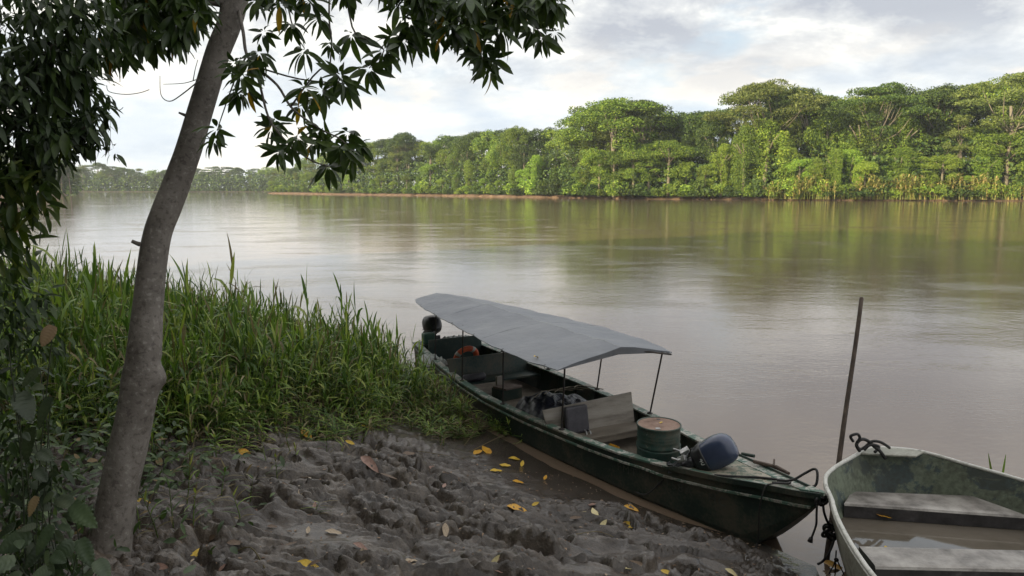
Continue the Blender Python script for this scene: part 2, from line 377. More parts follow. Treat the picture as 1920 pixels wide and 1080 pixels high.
# ---------------------------------------------------------------- ground, river
g_ = np.sinh(np.linspace(-5.6, 5.6, 300)) / np.sinh(5.6) * 1250
X, Y = np.meshgrid(g_, g_)
Dl = land_d(X, Y)
Zg = np.interp(Dl, [-30, -6, -1, 0, 3, 12, 60, 400], [-3, -2.2, -1, -.4, .6, 1.4, 2.2, 4])
nearm = (np.hypot(X, Y - 5) < 60)
Zg = np.where(nearm, np.interp(Dl, [-8, -3, 0, 1, 3.2, 5, 8, 14, 40], [-2, -.9, -.35, -.2, .4, .9, 1.8, 2.6, 3]), Zg)
NN = len(g_); idx = np.arange(NN * NN).reshape(NN, NN)
Qg = np.stack([idx[:-1, :-1], idx[:-1, 1:], idx[1:, 1:], idx[1:, :-1]], -1).reshape(-1, 4)
o = link('ground', np_mesh('ground', np.stack([X, Y, Zg], -1).reshape(-1, 3), Qg, True), M_floorearth); tag(o, kind='structure')
# near bank of trodden mud, finely modelled
xs = np.concatenate([np.arange(-16, -5, .08), np.arange(-5, 4.6, .0225), np.arange(4.6, 7, .1)])
ys = np.concatenate([np.arange(-6, 3.6, .12), np.arange(3.6, 9.6, .0225), np.arange(9.6, 24, .07)])
X, Y = np.meshgrid(xs, ys); Zm = mud_height(X.ravel(), Y.ravel()).reshape(X.shape)
idx = np.arange(X.size).reshape(X.shape)
Qm = np.stack([idx[:-1, :-1], idx[:-1, 1:], idx[1:, 1:], idx[1:, :-1]], -1).reshape(-1, 4)
zq = Zm.ravel()[Qm].max(1); Qm = Qm[zq > -.5]
o = link('bank', np_mesh('bank', np.stack([X, Y, Zm], -1).reshape(-1, 3), Qm, True), M_mud); tag(o, kind='structure')
# water standing in the trodden holes
for k in (0, 3, 6, 8, 10, 15, 20):
    p, r = HOLES[k]; z = float(mud_height(np.array([p.x]), np.array([p.y]))[0]) + .035
    a = np.linspace(0, 2 * np.pi, 25)[:-1]; V = np.stack([p.x + np.cos(a) * r * .95, p.y + np.sin(a) * r * .75, a * 0 + z], -1)
    o = link('puddle', np_mesh('puddle', np.vstack([V, [[p.x, p.y, z]]]), np.array([(i, (i + 1) % 24, 24) for i in range(24)])), M_water); tag(o, kind='structure')
# river surface
o = link('river', np_mesh('river', np.array([(-1200, -160, 0), (1245, -160, 0), (1245, 900, 0), (-1200, 900, 0)], float), np.array([(0, 1, 2, 3)])), M_water); tag(o, kind='structure')
# cut red-brown mud edge of the far banks
def bank_strip(P, name, hgt):
    P = np.array(P, float); seg = np.hypot(*np.diff(P, axis=0).T); cum = np.concatenate([[0], np.cumsum(seg)])
    t = np.arange(0, cum[-1], .8); px = np.interp(t, cum, P[:, 0]); py = np.interp(t, cum, P[:, 1])
    tx = np.gradient(px); ty = np.gradient(py); l = np.hypot(tx, ty); nx, ny = -ty / l, tx / l
    rows = []
    prof = [(-1.2, -.5), (-.2, .0), (.3, .45), (.9, 1.0), (1.6, 1.35), (3, 1.6), (7, 1.8)]
    for k, (dd, z) in enumerate(prof):
        wob = .9 * fbm(t * .18, t * 0 + k * .35, 61, 4) + .5 * fbm(t * .6, t * 0 + k * .9, 71, 3)
        rows.append(np.stack([px + nx * (dd + wob), py + ny * (dd + wob), z * hgt * (1 + .5 * fbm(t * .25, t * 0 + k * .2, 81, 3)) if z > 0 else z + 0 * t], -1))
    V = np.stack(rows); K, Nn = V.shape[:2]; idx = np.arange(K * Nn).reshape(K, Nn)
    Q = np.stack([idx[:-1, :-1], idx[:-1, 1:], idx[1:, 1:], idx[1:, :-1]], -1).reshape(-1, 4)
    o = link(name, np_mesh(name, V.reshape(-1, 3), Q, True), M_redmud); tag(o, kind='structure')
bank_strip([(-60, 610), (-140, 560), (-172, 512), (-140, 470), (-109, 432), (-43, 367), (9, 300), (49, 257), (94, 235), (156, 220), (260, 190), (420, 150)], 'river_bank', .5)
bank_strip([(-48, 70), (-120, 175), (-215, 300), (-237, 386), (-340, 500)][::1], 'river_bank', 1.2)

# ---------------------------------------------------------------- far forest: tree kinds
def leaf_quads(Cn, Nn, size, asp=.5, jit=.6):
    """pointed four-cornered leaf sprays at Cn, facing roughly along Nn"""
    m = len(Cn)
    Nn = Nn + rng.normal(0, jit, (m, 3)); Nn /= np.linalg.norm(Nn, axis=1)[:, None] + 1e-9
    A = rng.normal(0, 1, (m, 3)); A[:, 2] -= .5; A -= (A * Nn).sum(1)[:, None] * Nn; A /= np.linalg.norm(A, axis=1)[:, None] + 1e-9
    B = np.cross(Nn, A); s = (size * rng.uniform(.6, 1.35, m))[:, None]
    bend = Nn * s * .22
    V = np.stack([Cn - A * s, Cn + B * s * asp + bend, Cn + A * s, Cn - B * s * asp + bend], 1).reshape(-1, 3)
    Q = np.arange(m * 4).reshape(-1, 4); return V, Q
def lobe_points(c, r, m, shell=.76, low=-.5):
    d = rng.normal(0, 1, (m * 2, 3)); d /= np.linalg.norm(d, axis=1)[:, None]
    d = d[d[:, 2] > low][:m]
    k = rng.uniform(shell, 1.06, (len(d), 1)) * (1 + .22 * np.sin(d[:, :1] * 5 + c[0]) * np.cos(d[:, 1:2] * 4 + c[1]))
    return np.array(c) + d * np.array(r) * k, d / np.array(r) * min(r)
def make_tree(kind, seed, mt, leaf=.42, dens=1.0):
    """unit trees about 20 m tall: returns (crown mesh, trunk mesh)"""
    global rng
    keep = rng; rng = np.random.default_rng(seed); rd = random.Random(seed)
    lobes = []; H = 20.0; tb = MB(); limb_ends = []
    if kind == 'round':
        for k in range(15):
            a = rd.uniform(0, 6.28); q = rd.uniform(.2, 1) ** .5 * 4.3; z = H - 2.6 - (q / 4.3) ** 2 * 4.5 + rd.uniform(-1, .6)
            lobes.append(((q * math.cos(a), q * math.sin(a), z), (rd.uniform(1.7, 2.7),) * 2 + (rd.uniform(1.3, 2.1),)))
        for k in range(12):
            a = rd.uniform(0, 6.28); q = rd.uniform(3, 4.6); lobes.append(((q * math.cos(a), q * math.sin(a), rd.uniform(5, 13)), (1.6, 1.6, rd.uniform(1.3, 2.4))))
    elif kind == 'umbrella':
        for k in range(26):
            a = rd.uniform(0, 6.28); q = rd.uniform(.05, 1) ** .6 * 8.5; z = H - .9 - (q / 8.5) ** 2 * 5.2 + rd.uniform(-.9, .5)
            lobes.append(((q * math.cos(a), q * math.sin(a), z), (rd.uniform(1.5, 2.6),) * 2 + (rd.uniform(.5, .95),)))
            if k % 2 == 0: limb_ends.append((q * math.cos(a) * .9, q * math.sin(a) * .9, z - .6))
        for k in range(7):
            a = rd.uniform(0, 6.28); q = rd.uniform(2, 6); lobes.append(((q * math.cos(a), q * math.sin(a), rd.uniform(10.5, 14)), (1.8, 1.8, 1.0)))
        for k in range(12): lobes.append(((rd.uniform(-1.1, 1.1), rd.uniform(-1.1, 1.1), 2.5 + k * .85), (rd.uniform(.9, 1.4),) * 2 + (1.3,)))
    elif kind == 'dome':
        for k in range(30):
            a = rd.uniform(0, 6.28); u = rd.uniform(0, 1); q = u ** .5 * 6.2; z = 11.5 + math.sqrt(max(0, 1 - u * .92)) * 7.4 + rd.uniform(-.8, .5)
            lobes.append(((q * math.cos(a), q * math.sin(a), z), (rd.uniform(1.4, 2.3),) * 2 + (rd.uniform(.9, 1.5),)))
            if k % 3 == 0: limb_ends.append((q * math.cos(a) * .8, q * math.sin(a) * .8, z - .9))
        for k in range(10):
            a = rd.uniform(0, 6.28); q = rd.uniform(2.5, 5); lobes.append(((q * math.cos(a), q * math.sin(a), rd.uniform(8, 12.5)), (1.6, 1.6, 1.3)))
    elif kind == 'draped':
        for k in range(11):
            a = rd.uniform(0, 6.28); q = rd.uniform(0, 3.4); top = H - 1 - q * 1.3 + rd.uniform(-1.5, .4); z = top
            r0 = rd.uniform(1.1, 1.7); x0, y0 = q * math.cos(a), q * math.sin(a)
            while z > 1.5:
                lobes.append(((x0 + rd.uniform(-.35, .35), y0 + rd.uniform(-.35, .35), z), (r0, r0, rd.uniform(1.2, 1.9))))
                z -= rd.uniform(1.9, 2.9); r0 *= rd.uniform(.86, 1.06); x0 *= 1.03; y0 *= 1.03
                if rd.random() < .10: break
    elif kind == 'layered':
        for L_ in range(5):
            z0 = H - 1 - L_ * 3.3; rad = 2.6 + 1.0 * L_ if L_ < 3 else 4.4
            for k in range(6):
                a = rd.uniform(0, 6.28); q = rd.uniform(.3, 1) * rad; lobes.append(((q * math.cos(a), q * math.sin(a), z0 + rd.uniform(-.7, .7)), (rd.uniform(1.3, 2.1),) * 2 + (rd.uniform(.6, 1.1),)))
                if k % 2 == 0: limb_ends.append((q * math.cos(a), q * math.sin(a), z0 - .5))
    elif kind == 'tall':
        for k in range(16):
            a = rd.uniform(0, 6.28); q = rd.uniform(0, 3.1); lobes.append(((q * math.cos(a), q * math.sin(a), rd.uniform(13.2, 18.8)), (rd.uniform(1.2, 2),) * 2 + (rd.uniform(1, 1.6),)))
            if k % 3 == 0: limb_ends.append((q * math.cos(a), q * math.sin(a), 15))
        for k in range(6):
            a = rd.uniform(0, 6.28); lobes.append(((1.0 * math.cos(a), 1.0 * math.sin(a), rd.uniform(4, 12)), (1.0, 1.0, 1.6)))
    Vs = []; Qs = []; off = 0
    for c, r in lobes:
        area = r[0] * r[1] + r[0] * r[2] * 2
        m = int(area * 15 * dens * (.42 / leaf) ** 2)
        P, Nn = lobe_points(c, r, m)
        V, Q = leaf_quads(P, Nn, leaf * (.8 if kind != 'draped' else .7)); Vs.append(V); Qs.append(Q + off); off += len(V)
        if kind in ('draped', 'layered', 'round') and r[0] > 1.1:      # hanging creeper sprays
            m = 18; a = rng.uniform(0, 6.28, m); b = np.stack([c[0] + np.cos(a) * r[0] * .9, c[1] + np.sin(a) * r[1] * .9, c[2] - rng.uniform(0, r[2] * 2.2, m)], -1)
            V, Q = leaf_quads(b, np.stack([np.cos(a), np.sin(a), 0 * a], -1), leaf * .6); Vs.append(V); Qs.append(Q + off); off += len(V)
    crown = np_mesh('crown', np.concatenate(Vs), np.concatenate(Qs)); crown.materials.append(mt)
    lean = rd.uniform(-.5, .5); fork = 10.5 if kind in ('umbrella', 'dome', 'layered') else 12
    tb.tube([(0, 0, -1), (lean * .3, 0, 4), (lean, lean * .4, fork), (lean * 1.3, .3, fork + 4)], [.55, .42, .33, .18], 7)
    for e in limb_ends:
        s_ = Vector((lean, lean * .4, rd.uniform(fork - 2.0, fork + 2.5))); e = Vector(e); mid_ = s_.lerp(e, .5) + Vector((rd.uniform(-.7, .7), rd.uniform(-.7, .7), -.4 + rd.uniform(-.9, .6)))
        tb.tube(smooth_path([s_, mid_, e], 3), [.11, .10, .09, .08, .065, .05, .03], 5)
    if not limb_ends:
        for k in range(5):
            a = rd.uniform(0, 6.28); tb.tube([(lean, 0, fork - 2), (2 * math.cos(a), 2 * math.sin(a), fork + 1.5), (3.4 * math.cos(a), 3.4 * math.sin(a), fork + 3)], [.2, .15, .07], 5)
    tm = np_mesh('trunk', np.array(tb.V), [np.array(tb.Q), np.array(tb.T)], True); tm.materials.append(M_trunkfar)
    rng = keep; return crown, tm
KINDS = {}
for nm, kind, seed, mi_, leaf, dens in [
    ('round deep green', 'round', 1, 0, .27, 1), ('round mid green', 'round', 2, 1, .28, 1), ('bright leafy', 'round', 3, 2, .29, 1),
    ('flat topped umbrella', 'umbrella', 4, 0, .22, 1.1), ('wide umbrella', 'umbrella', 5, 3, .22, 1.1), ('broad domed', 'dome', 6, 1, .24, 1), ('domed dark', 'dome', 7, 0, .24, 1),
    ('creeper draped', 'draped', 8, 1, .28, 1), ('bright creeper draped', 'draped', 9, 2, .28, 1), ('dark creeper draped', 'draped', 10, 0, .28, 1),
    ('layered olive', 'layered', 11, 3, .26, 1), ('layered green', 'layered', 12, 1, .26, 1), ('tall narrow crowned', 'tall', 13, 0, .25, 1), ('slender pale trunked', 'tall', 14, 3, .25, 1)]:
    KINDS[nm] = make_tree(kind, seed, M_fg[mi_], leaf, dens)
KZ = {k: max(v.co.z for v in c.vertices) for k, (c, t) in KINDS.items()}
def make_bush(seed, mt):
    global rng
    keep = rng; rng = np.random.default_rng(seed); rd = random.Random(seed); Vs = []; Qs = []; off = 0
    for k in range(9):
        a = rd.uniform(0, 6.28); q = rd.uniform(0, 2.2); r = rd.uniform(.9, 1.5)
        P, Nn = lobe_points((q * math.cos(a), q * math.sin(a), rd.uniform(.8, 3.6 - q * .5)), (r, r, r * .85), 120)
        V, Q = leaf_quads(P, Nn, .27); Vs.append(V); Qs.append(Q + off); off += len(V)
    rng = keep
    me = np_mesh('bush', np.concatenate(Vs), np.concatenate(Qs)); me.materials.append(mt); return me
BUSH = [make_bush(31, M_fg[1]), make_bush(32, M_fg[2]), make_bush(33, M_fg[0])]
def ribbon(base, az, L_, w, el0, droop, segs=5, twist=0., prof=None):
    """arching blade: returns V,Q"""
    p = np.array(base, float); V = []; ca_, sa_ = math.cos(az), math.sin(az)
    side = np.array([-sa_, ca_, 0.])
    for i in range(segs + 1):
        t = i / segs; el = el0 - droop * t
        ww = w * (prof[i] if prof else math.sin(math.pi * min(.999, .12 + .88 * (t ** .75))) ** .8 + .02)
        sd_ = side * math.cos(twist * t) + np.array([0, 0, math.sin(twist * t)])
        V += [p - sd_ * ww / 2, p + sd_ * ww / 2]
        p = p + np.array([ca_ * math.cos(el), sa_ * math.cos(el), math.sin(el)]) * L_ / segs
    return V, [(2 * i, 2 * i + 1, 2 * i + 3, 2 * i + 2) for i in range(segs)]
def make_cane(seed):
    rd = random.Random(seed); b = MB()
    for k in range(46):
        x, y = rd.gauss(0, 1.6), rd.gauss(0, .8); h = rd.uniform(2.2, 6.2) 
        b.tube([(x, y, 0), (x + rd.uniform(-.3, .3), y - rd.uniform(0, .5), h)], [.05, .03], 3, cap=False)
        for j in range(9):
            zz_ = h * rd.uniform(.25, 1.0); V, Q = ribbon((x, y - .2 * zz_ / h, zz_), rd.uniform(0, 6.28), rd.uniform(1.4, 2.3), .26, rd.uniform(.9, 1.4), rd.uniform(1.7, 2.9), 4); b.add(V, Q)
    me = np_mesh('cane', np.array(b.V), [np.array(b.Q)]); me.materials.append(M_fg[4]); return me
CANE = [make_cane(41), make_cane(42)]

SKY = [(515, 320), (560, 304), (612, 283), (690, 271), (725, 262), (760, 249), (800, 262), (860, 256), (900, 250), (950, 238), (985, 240), (1020, 245), (1050, 238), (1085, 226), (1100, 192), (1150, 186), (1210, 190), (1235, 213), (1300, 205),
    (1340, 210), (1375, 178), (1400, 160), (1450, 155), (1520, 172), (1560, 192), (1585, 172), (1630, 160), (1680, 168), (1700, 182), (1760, 167), (1820, 178), (1835, 152), (1900, 142), (2100, 150)]
skx, sky_ = np.array(SKY, float).T
def bank_y(px):     # distance of the right bank's edge along a column of the picture
    return float(np.interp(px, [505, 515, 620, 800, 1000, 1150, 1330, 1500, 1900, 2200], [520, 513, 432, 367, 300, 260, 243, 233, 219, 196]))
TREES = []          # (px, world x, world y, name, row, kind)
def put_tree(kind, x, y, h, wscale, row, px, z0=1.4):
    crown, trunk = KINDS[kind]
    e = bpy.data.objects.new('forest_tree', None); C.objects.link(e); e.location = (x, y, z0)
    sz = h / KZ[kind]; e.rotation_euler = (0, 0, random.uniform(0, 6.28)); e.scale = (sz * wscale, sz * wscale, sz)
    for nme, me in (('crown', crown), ('trunk', trunk)):
        q = bpy.data.objects.new(nme, me); C.objects.link(q); q.parent = e
    e['category'] = 'tree'; TREES.append([px, x, y, e, row, kind]); return e
rd = random.Random(5)
EMERG = [(1152, 187, 12, 'broad domed', 1.55), (1205, 192, 16, 'domed dark', 1.1), (1432, 157, 16, 'wide umbrella', 1.12), (1505, 172, 22, 'flat topped umbrella', 1.0), (1628, 162, 16, 'flat topped umbrella', .92), (1745, 166, 24, 'domed dark', 1.1),
         (1880, 141, 10, 'wide umbrella', 1.15), (760, 250, 22, 'domed dark', .8), (968, 238, 18, 'broad domed', .8), (1990, 150, 14, 'flat topped umbrella', 1.0)]
for px, top, inl, kind, ws in EMERG:
    y = bank_y(px) + inl; x = (px - 960) / F * y; put_tree(kind, x, y, (352 - top) / F * y + HC - 1.4, ws, 'emergent', px)
px = 520
while px < 2080:    # back row against the sky
    y = bank_y(px) + rd.uniform(26, 40); x = (px - 960) / F * y; top = float(np.interp(px, skx, sky_)) + rd.uniform(-4, 9)
    near_em = min(abs(px - e[0]) for e in EMERG) < 40
    if near_em: top += 5
    put_tree(rd.choice(['round deep green', 'round mid green', 'domed dark', 'tall narrow crowned', 'broad domed', 'round deep green', 'layered olive']), x, y, (352 - top) / F * y + HC - 1.4, rd.uniform(.85, 1.15), 'back', px)
    px += rd.uniform(.7, 1.0) * 10500 / y
px = 516
while px < 2080:    # middle row
    y = bank_y(px) + rd.uniform(13, 21); x = (px - 960) / F * y; top = float(np.interp(px, skx, sky_)); top = 362 - (362 - top) * rd.uniform(.52, .92)
    put_tree(rd.choice(['round mid green', 'creeper draped', 'dark creeper draped', 'layered green', 'layered olive', 'tall narrow crowned', 'bright creeper draped', 'slender pale trunked', 'round deep green']), x, y, (352 - top) / F * y + HC - 1.4, rd.uniform(.75, 1.15), 'middle', px)
    px += rd.uniform(.7, 1.2) * 9300 / y
px = 514
while px < 2060:    # front row over the bank
    y = bank_y(px) + rd.uniform(5, 9.5); x = (px - 960) / F * y; top = float(np.interp(px, skx, sky_)); top = 365 - (365 - top) * rd.uniform(.22, .70)
    if px > 1480: top += 8
    put_tree(rd.choice(['bright leafy', 'creeper draped', 'bright creeper draped', 'layered green', 'round mid green', 'bright creeper draped', 'bright leafy']), x, y, (352 - top) / F * y + HC - 1.4, rd.uniform(1.0, 1.5), 'front', px)
    px += rd.uniform(.7, 1.25) * 8300 / y
# far bank across the bend and the headland on the left
for row, yy, hh, step in (('far back', 735, (20, 25), 24), ('far front', 716, (13, 18), 26)):
    px = 40
    while px < 560:
        x = (px - 960) / F * yy; h = rd.uniform(*hh) + (4 if 130 < px < 230 else 0)
        put_tree(rd.choice(['round deep green', 'layered olive', 'round mid green', 'flat topped umbrella', 'domed dark']), x, yy + rd.uniform(-5, 5), h, rd.uniform(1.0, 1.35), row, px); px += step * rd.uniform(.75, 1.2)
for px, y, h in ((60, 400, 26), (85, 395, 24), (108, 396, 21), (124, 393, 18), (140, 392, 15), (30, 380, 24)):
    put_tree(rd.choice(['round deep green', 'domed dark']), (px - 960) / F * y, y, h, 1.1, 'headland', px)
# labels that single each tree out: by look, row and the landmark nearest to it
LAND = [(1152, 'broad domed giant'), (1432, 'big umbrella tree'), (1628, 'lone flat topped tree'), (1880, 'spreading edge giant'), (760, 'tree above the bend'), (968, 'tall mid bank dome'), (505, 'forest tip')]
ORD = 'first second third fourth fifth sixth seventh eighth ninth tenth eleventh twelfth thirteenth fourteenth fifteenth sixteenth seventeenth eighteenth nineteenth twentieth'.split()
LN = {0: 'broad domed giant tree, tallest crown left of the umbrella trees', 1: 'dark domed tree against the right side of the broad domed giant', 2: 'big umbrella tree with bare pale limbs rising over the bank', 3: 'lower flat crown touching the big umbrella tree on its right',
      4: 'flat topped tree standing alone between the umbrella tree and dark ridge', 5: 'dark domed tree behind the middle of the right ridge', 6: 'spreading giant with open limbs at the right frame edge', 7: 'round topped tree highest above the river bend', 8: 'tall dome crown over the middle of the bank', 9: 'flat crowned tree cut by the right frame edge behind the cane'}
for i, t in enumerate(TREES[:len(EMERG)]):
    t[3]['label'] = LN[i]; t[3]['group'] = 'trees on the far right bank'
rest = TREES[len(EMERG):]
for row in ('back', 'middle', 'front'):
    r_ = sorted([t for t in rest if t[4] == row], key=lambda t: t[0])
    rown = {'back': 'skyline', 'middle': 'middle row', 'front': 'front row'}[row]
    for t in r_:
        lp, ln = min(LAND, key=lambda l: abs(l[0] - t[0]))
        same = [q for q in r_ if min(LAND, key=lambda l: abs(l[0] - q[0]))[0] == lp and (q[0] > lp) == (t[0] > lp)]
        same.sort(key=lambda q: abs(q[0] - lp)); k = same.index(t)
        t[3]['label'] = '%s tree, %s, %s %s of the %s' % (t[5], rown, ORD[k], 'right' if t[0] > lp else 'left', ln)
        t[3]['label'] = t[3]['label'].replace(' ,', ',').replace('  ', ' ')
        t[3]['group'] = 'trees on the far right bank'
for row, rn in (('far back', 'taller hazy row across the bend'), ('far front', 'hazy waterline row across the bend'), ('headland', 'dark left headland')):
    r_ = sorted([t for t in rest if t[4] == row], key=lambda t: t[0])
    for k, t in enumerate(r_):
        side = 'left' if t[0] < 325 else 'right'
        j = k if side == 'left' else len(r_) - 1 - k
        t[3]['label'] = '%s tree, %s, %s from the %s' % (t[5], rn, ORD[j], side)
        t[3]['group'] = 'trees far across the bend' if row != 'headland' else 'trees on the left headland'
# bushes and cane at the water's edge
px = 516; k = 0
BL = []
while px < 2040:
    y = bank_y(px) + rd.uniform(.4, 3.0); x = (px - 960) / F * y
    b = link('bush', BUSH[rd.randrange(3)], None, loc=(x, y, .6), rot=(0, 0, rd.uniform(0, 6)))
    s_ = rd.uniform(.8, 1.5) * (1.15 if px > 900 else 1); b.scale = (s_ * 1.2, s_, s_ * rd.uniform(.7, 1.2)); BL.append((px, b)); px += rd.uniform(.6, 1.2) * 6200 / y
px = 1450; CL = []
while px < 2060:
    y = bank_y(px) + rd.uniform(.2, 2.5); x = (px - 960) / F * y
    b = link('river_cane', CANE[rd.randrange(2)], None, loc=(x, y, .35), rot=(0, 0, rd.choice([0, 3.14]) + rd.uniform(-.3, .3)))
    s_ = rd.uniform(.7, 1.35); b.scale = (s_ * 1.25, s_, s_); CL.append((px, b)); px += rd.uniform(20, 46)
for L_, nm, cat, grp in ((BL, 'rounded green bush at the far waterline', 'bush', 'bushes along the far waterline'), (CL, 'straw-green river cane clump at the waterline', 'cane', 'cane clumps along the far waterline')):
    for px, b in L_:
        lp, ln = min(LAND, key=lambda l: abs(l[0] - px)); same = sorted([q for q in L_ if min(LAND, key=lambda l: abs(l[0] - q[0]))[0] == lp and (q[0] > lp) == (px > lp)], key=lambda q: abs(q[0] - lp))
        k = [q[1] for q in same].index(b)
        tag(b, '%s, %s %s of the %s' % (nm.replace(' waterline', ' bank') if 0 else nm, ORD[k], 'right' if px > lp else 'left', ln), cat, grp)
# dark understorey that closes the gaps low in the forest
Vs = []; Qs = []; off = 0
for px in np.arange(515, 2080, 3.0):
    y0 = bank_y(px)
    for inl in (9, 17, 30):
        y = y0 + inl + rng.uniform(-2, 2); x = (px + rng.uniform(-3, 3) - 960) / F * y; hh = (352 - float(np.interp(px, skx, sky_))) / F * y * (.30, .50, .62)[(9, 17, 30).index(inl)] + 4
        m = int(hh * 2.6); P = np.stack([x + rng.normal(0, 1.2, m), y + rng.normal(0, 1.2, m), rng.uniform(1, hh, m)], -1)
        V, Q = leaf_quads(P, np.tile([0, -.6, .5], (m, 1)), .6, .7); Vs.append(V); Qs.append(Q + off); off += len(V)
for px0, px1, y0, hh in ((25, 575, 712, 15), (25, 575, 728, 20), (20, 150, 398, 11)):
    for px in np.arange(px0, px1, 2.2):
        y = y0 + rng.uniform(-4, 4); x = (px - 960) / F * y; m = 44; P = np.stack([x + rng.normal(0, 1.6, m), y + rng.normal(0, 1.6, m), rng.uniform(.3, hh * rng.uniform(.8, 1.1), m)], -1)
        V, Q = leaf_quads(P, np.tile([0, -.6, .5], (m, 1)), .95, .7); Vs.append(V); Qs.append(Q + off); off += len(V)
o = link('undergrowth', np_mesh('undergrowth', np.concatenate(Vs), np.concatenate(Qs)), M_fg[0]); tag(o, 'dark tangled undergrowth between the trunks on the far bank', 'undergrowth', kind='stuff')
# forest standing behind the photographer: shades the landing
Vs = []; Qs = []; off = 0
for k in range(560):
    t = rng.uniform(-36, 34); dd = rng.uniform(15, 44); z = 2 + rng.uniform(0, 1) ** .9 * 27
    x = math.sin(SUN_AZ) * dd + math.cos(SUN_AZ) * t * -1; y = math.cos(SUN_AZ) * dd + math.sin(SUN_AZ) * t
    r = rng.uniform(2.2, 4); P, Nn = lobe_points((x, y + 3, z), (r, r, r * .8), 330, .4, -1.1)
    V, Q = leaf_quads(P, Nn, .80, .75); Vs.append(V); Qs.append(Q + off); off += len(V)
for k in range(170):      # the same bank upstream, left of the view
    y = rng.uniform(-8, 15); x = -12.5 - max(0, y) * .45 - rng.uniform(0, 16); z = 2 + rng.uniform(0, 1) * 16; r = rng.uniform(2, 3.2)
    P, Nn = lobe_points((x - 3.4, y, z), (r, r, r * .8), 260, .4, -1.1); V, Q = leaf_quads(P, Nn, .7, .75); Vs.append(V); Qs.append(Q + off); off += len(V)
o = link('forest', np_mesh('forest', np.concatenate(Vs), np.concatenate(Qs)), M_fg[1]); tag(o, 'mass of forest on the near bank behind the landing', 'forest', kind='stuff')
# ================================================================ the near bank
def paint(name, base, worn, sc=5, amt=.56, rough=.5, bump=.15, dirt=(.10, .085, .06)):
    """old boat paint: base coat, patches worn through to bare metal or wood, silt in the low parts of the noise"""
    m = bpy.data.materials.new(name); m.use_nodes = True; nt = m.node_tree; nt.nodes.clear(); n, lk = NT(nt)
    o = n('ShaderNodeOutputMaterial'); p = n('ShaderNodeBsdfPrincipled'); lk(p.outputs[0], o.inputs[0])
    t = n('ShaderNodeTexCoord')
    a = n('ShaderNodeTexNoise', i_Scale=sc, i_Detail=10.0, i_Roughness=.72, i_Distortion=.4); lk(t.outputs['Object'], a.inputs['Vector'])
    b = n('ShaderNodeTexNoise', i_Scale=sc * .5, i_Detail=6.0, i_Roughness=.6); lk(t.outputs['Object'], b.inputs['Vector'])
    c = n('ShaderNodeTexNoise', i_Scale=sc * 9, i_Detail=5.0, i_Roughness=.6); lk(t.outputs['Object'], c.inputs['Vector'])
    r1 = ramp(n, [(.35, tuple(x * .7 for x in base)), (.65, tuple(x * 1.25 for x in base))]); lk(b.outputs[0], r1.inputs[0])
    r2 = ramp(n, [(amt, (0, 0, 0)), (amt + .035, (1, 1, 1))]); lk(a.outputs[0], r2.inputs[0])
    m1 = n('ShaderNodeMixRGB'); lk(r2.outputs[0], m1.inputs[0]); lk(r1.outputs[0], m1.inputs[1]); m1.inputs[2].default_value = (*worn, 1)
    r3 = ramp(n, [(.50, (0, 0, 0)), (.66, (.75, .75, .75))])
    md = n('ShaderNodeMath', operation='MULTIPLY_ADD'); lk(c.outputs[0], md.inputs[0]); md.inputs[1].default_value = .35; 
    sb = n('ShaderNodeMath', operation='MULTIPLY'); lk(b.outputs[0], sb.inputs[0]); sb.inputs[1].default_value = .75; lk(sb.outputs[0], md.inputs[2]); lk(md.outputs[0], r3.inputs[0])
    m2 = n('ShaderNodeMixRGB'); lk(r3.outputs[0], m2.inputs[0]); lk(m1.outputs[0], m2.inputs[1]); m2.inputs[2].default_value = (*dirt, 1)
    lk(m2.outputs[0], p.inputs['Base Color'])
    q = n('ShaderNodeMapRange'); q.inputs['To Min'].default_value = rough - .1; q.inputs['To Max'].default_value = rough + .3; lk(a.outputs[0], q.inputs[0]); lk(q.outputs[0], p.inputs['Roughness'])
    bm = n('ShaderNodeBump', i_Strength=bump * 2, i_Distance=.006); lk(a.outputs[0], bm.inputs['Height']); lk(bm.outputs[0], p.inputs['Normal'])
    return m
P_hull = paint('hull_green', (.012, .030, .022), (.05, .06, .05), 3, .66)
P_gun = paint('gunwale_green', (.085, .165, .125), (.46, .45, .40), 7, .50, .5)
P_deck = paint('deck_green', (.085, .130, .095), (.36, .33, .26), 6, .47, .6, dirt=(.22, .19, .13))
P_in = paint('inner_green', (.020, .045, .034), (.10, .10, .08), 4, .62)
P_bulk = paint('bulkhead_green', (.018, .045, .040), (.06, .08, .07), 3, .70)
M_silt = mat('silt', [(.35, (.12, .10, .075)), (.65, (.22, .19, .15))], 4, .85, .4, 14)
M_pole = mat('post_black', [(.4, (.012, .012, .012)), (.7, (.05, .035, .025))], 20, .5)
M_ply = mat('weathered_ply', [(.32, (.12, .10, .08)), (.5, (.26, .235, .20)), (.7, (.34, .315, .275))], 3.5, .75, .2, 40, stretch=(1, .35, 2), detail=9)
M_bench = mat('bench_wood', [(.3, (.10, .085, .065)), (.7, (.22, .19, .15))], 4, .7, .2, 30, stretch=(1, .3, 1))
M_cush = mat('cushion_grey', [(.35, (.030, .028, .034)), (.65, (.055, .052, .060))], 9, .55, .15, 60)
M_black = mat('black_plastic', [(.3, (.010, .010, .012)), (.7, (.03, .03, .033))], 12, .38)
M_rope = mat('wet_rope', [(.3, (.008, .008, .008)), (.7, (.028, .025, .022))], 30, .6, .8, 120, blen=.004)
M_rubber = mat('dark_metal', [(.3, (.02, .02, .022)), (.7, (.09, .09, .095))], 25, .35, metal=.5)
M_steel = mat('worn_steel', [(.3, (.25, .25, .24)), (.7, (.5, .5, .49))], 20, .4, metal=.7)
M_orange = mat('lifebuoy_orange', [(.3, (.55, .09, .03)), (.7, (.72, .14, .05))], 6, .5)
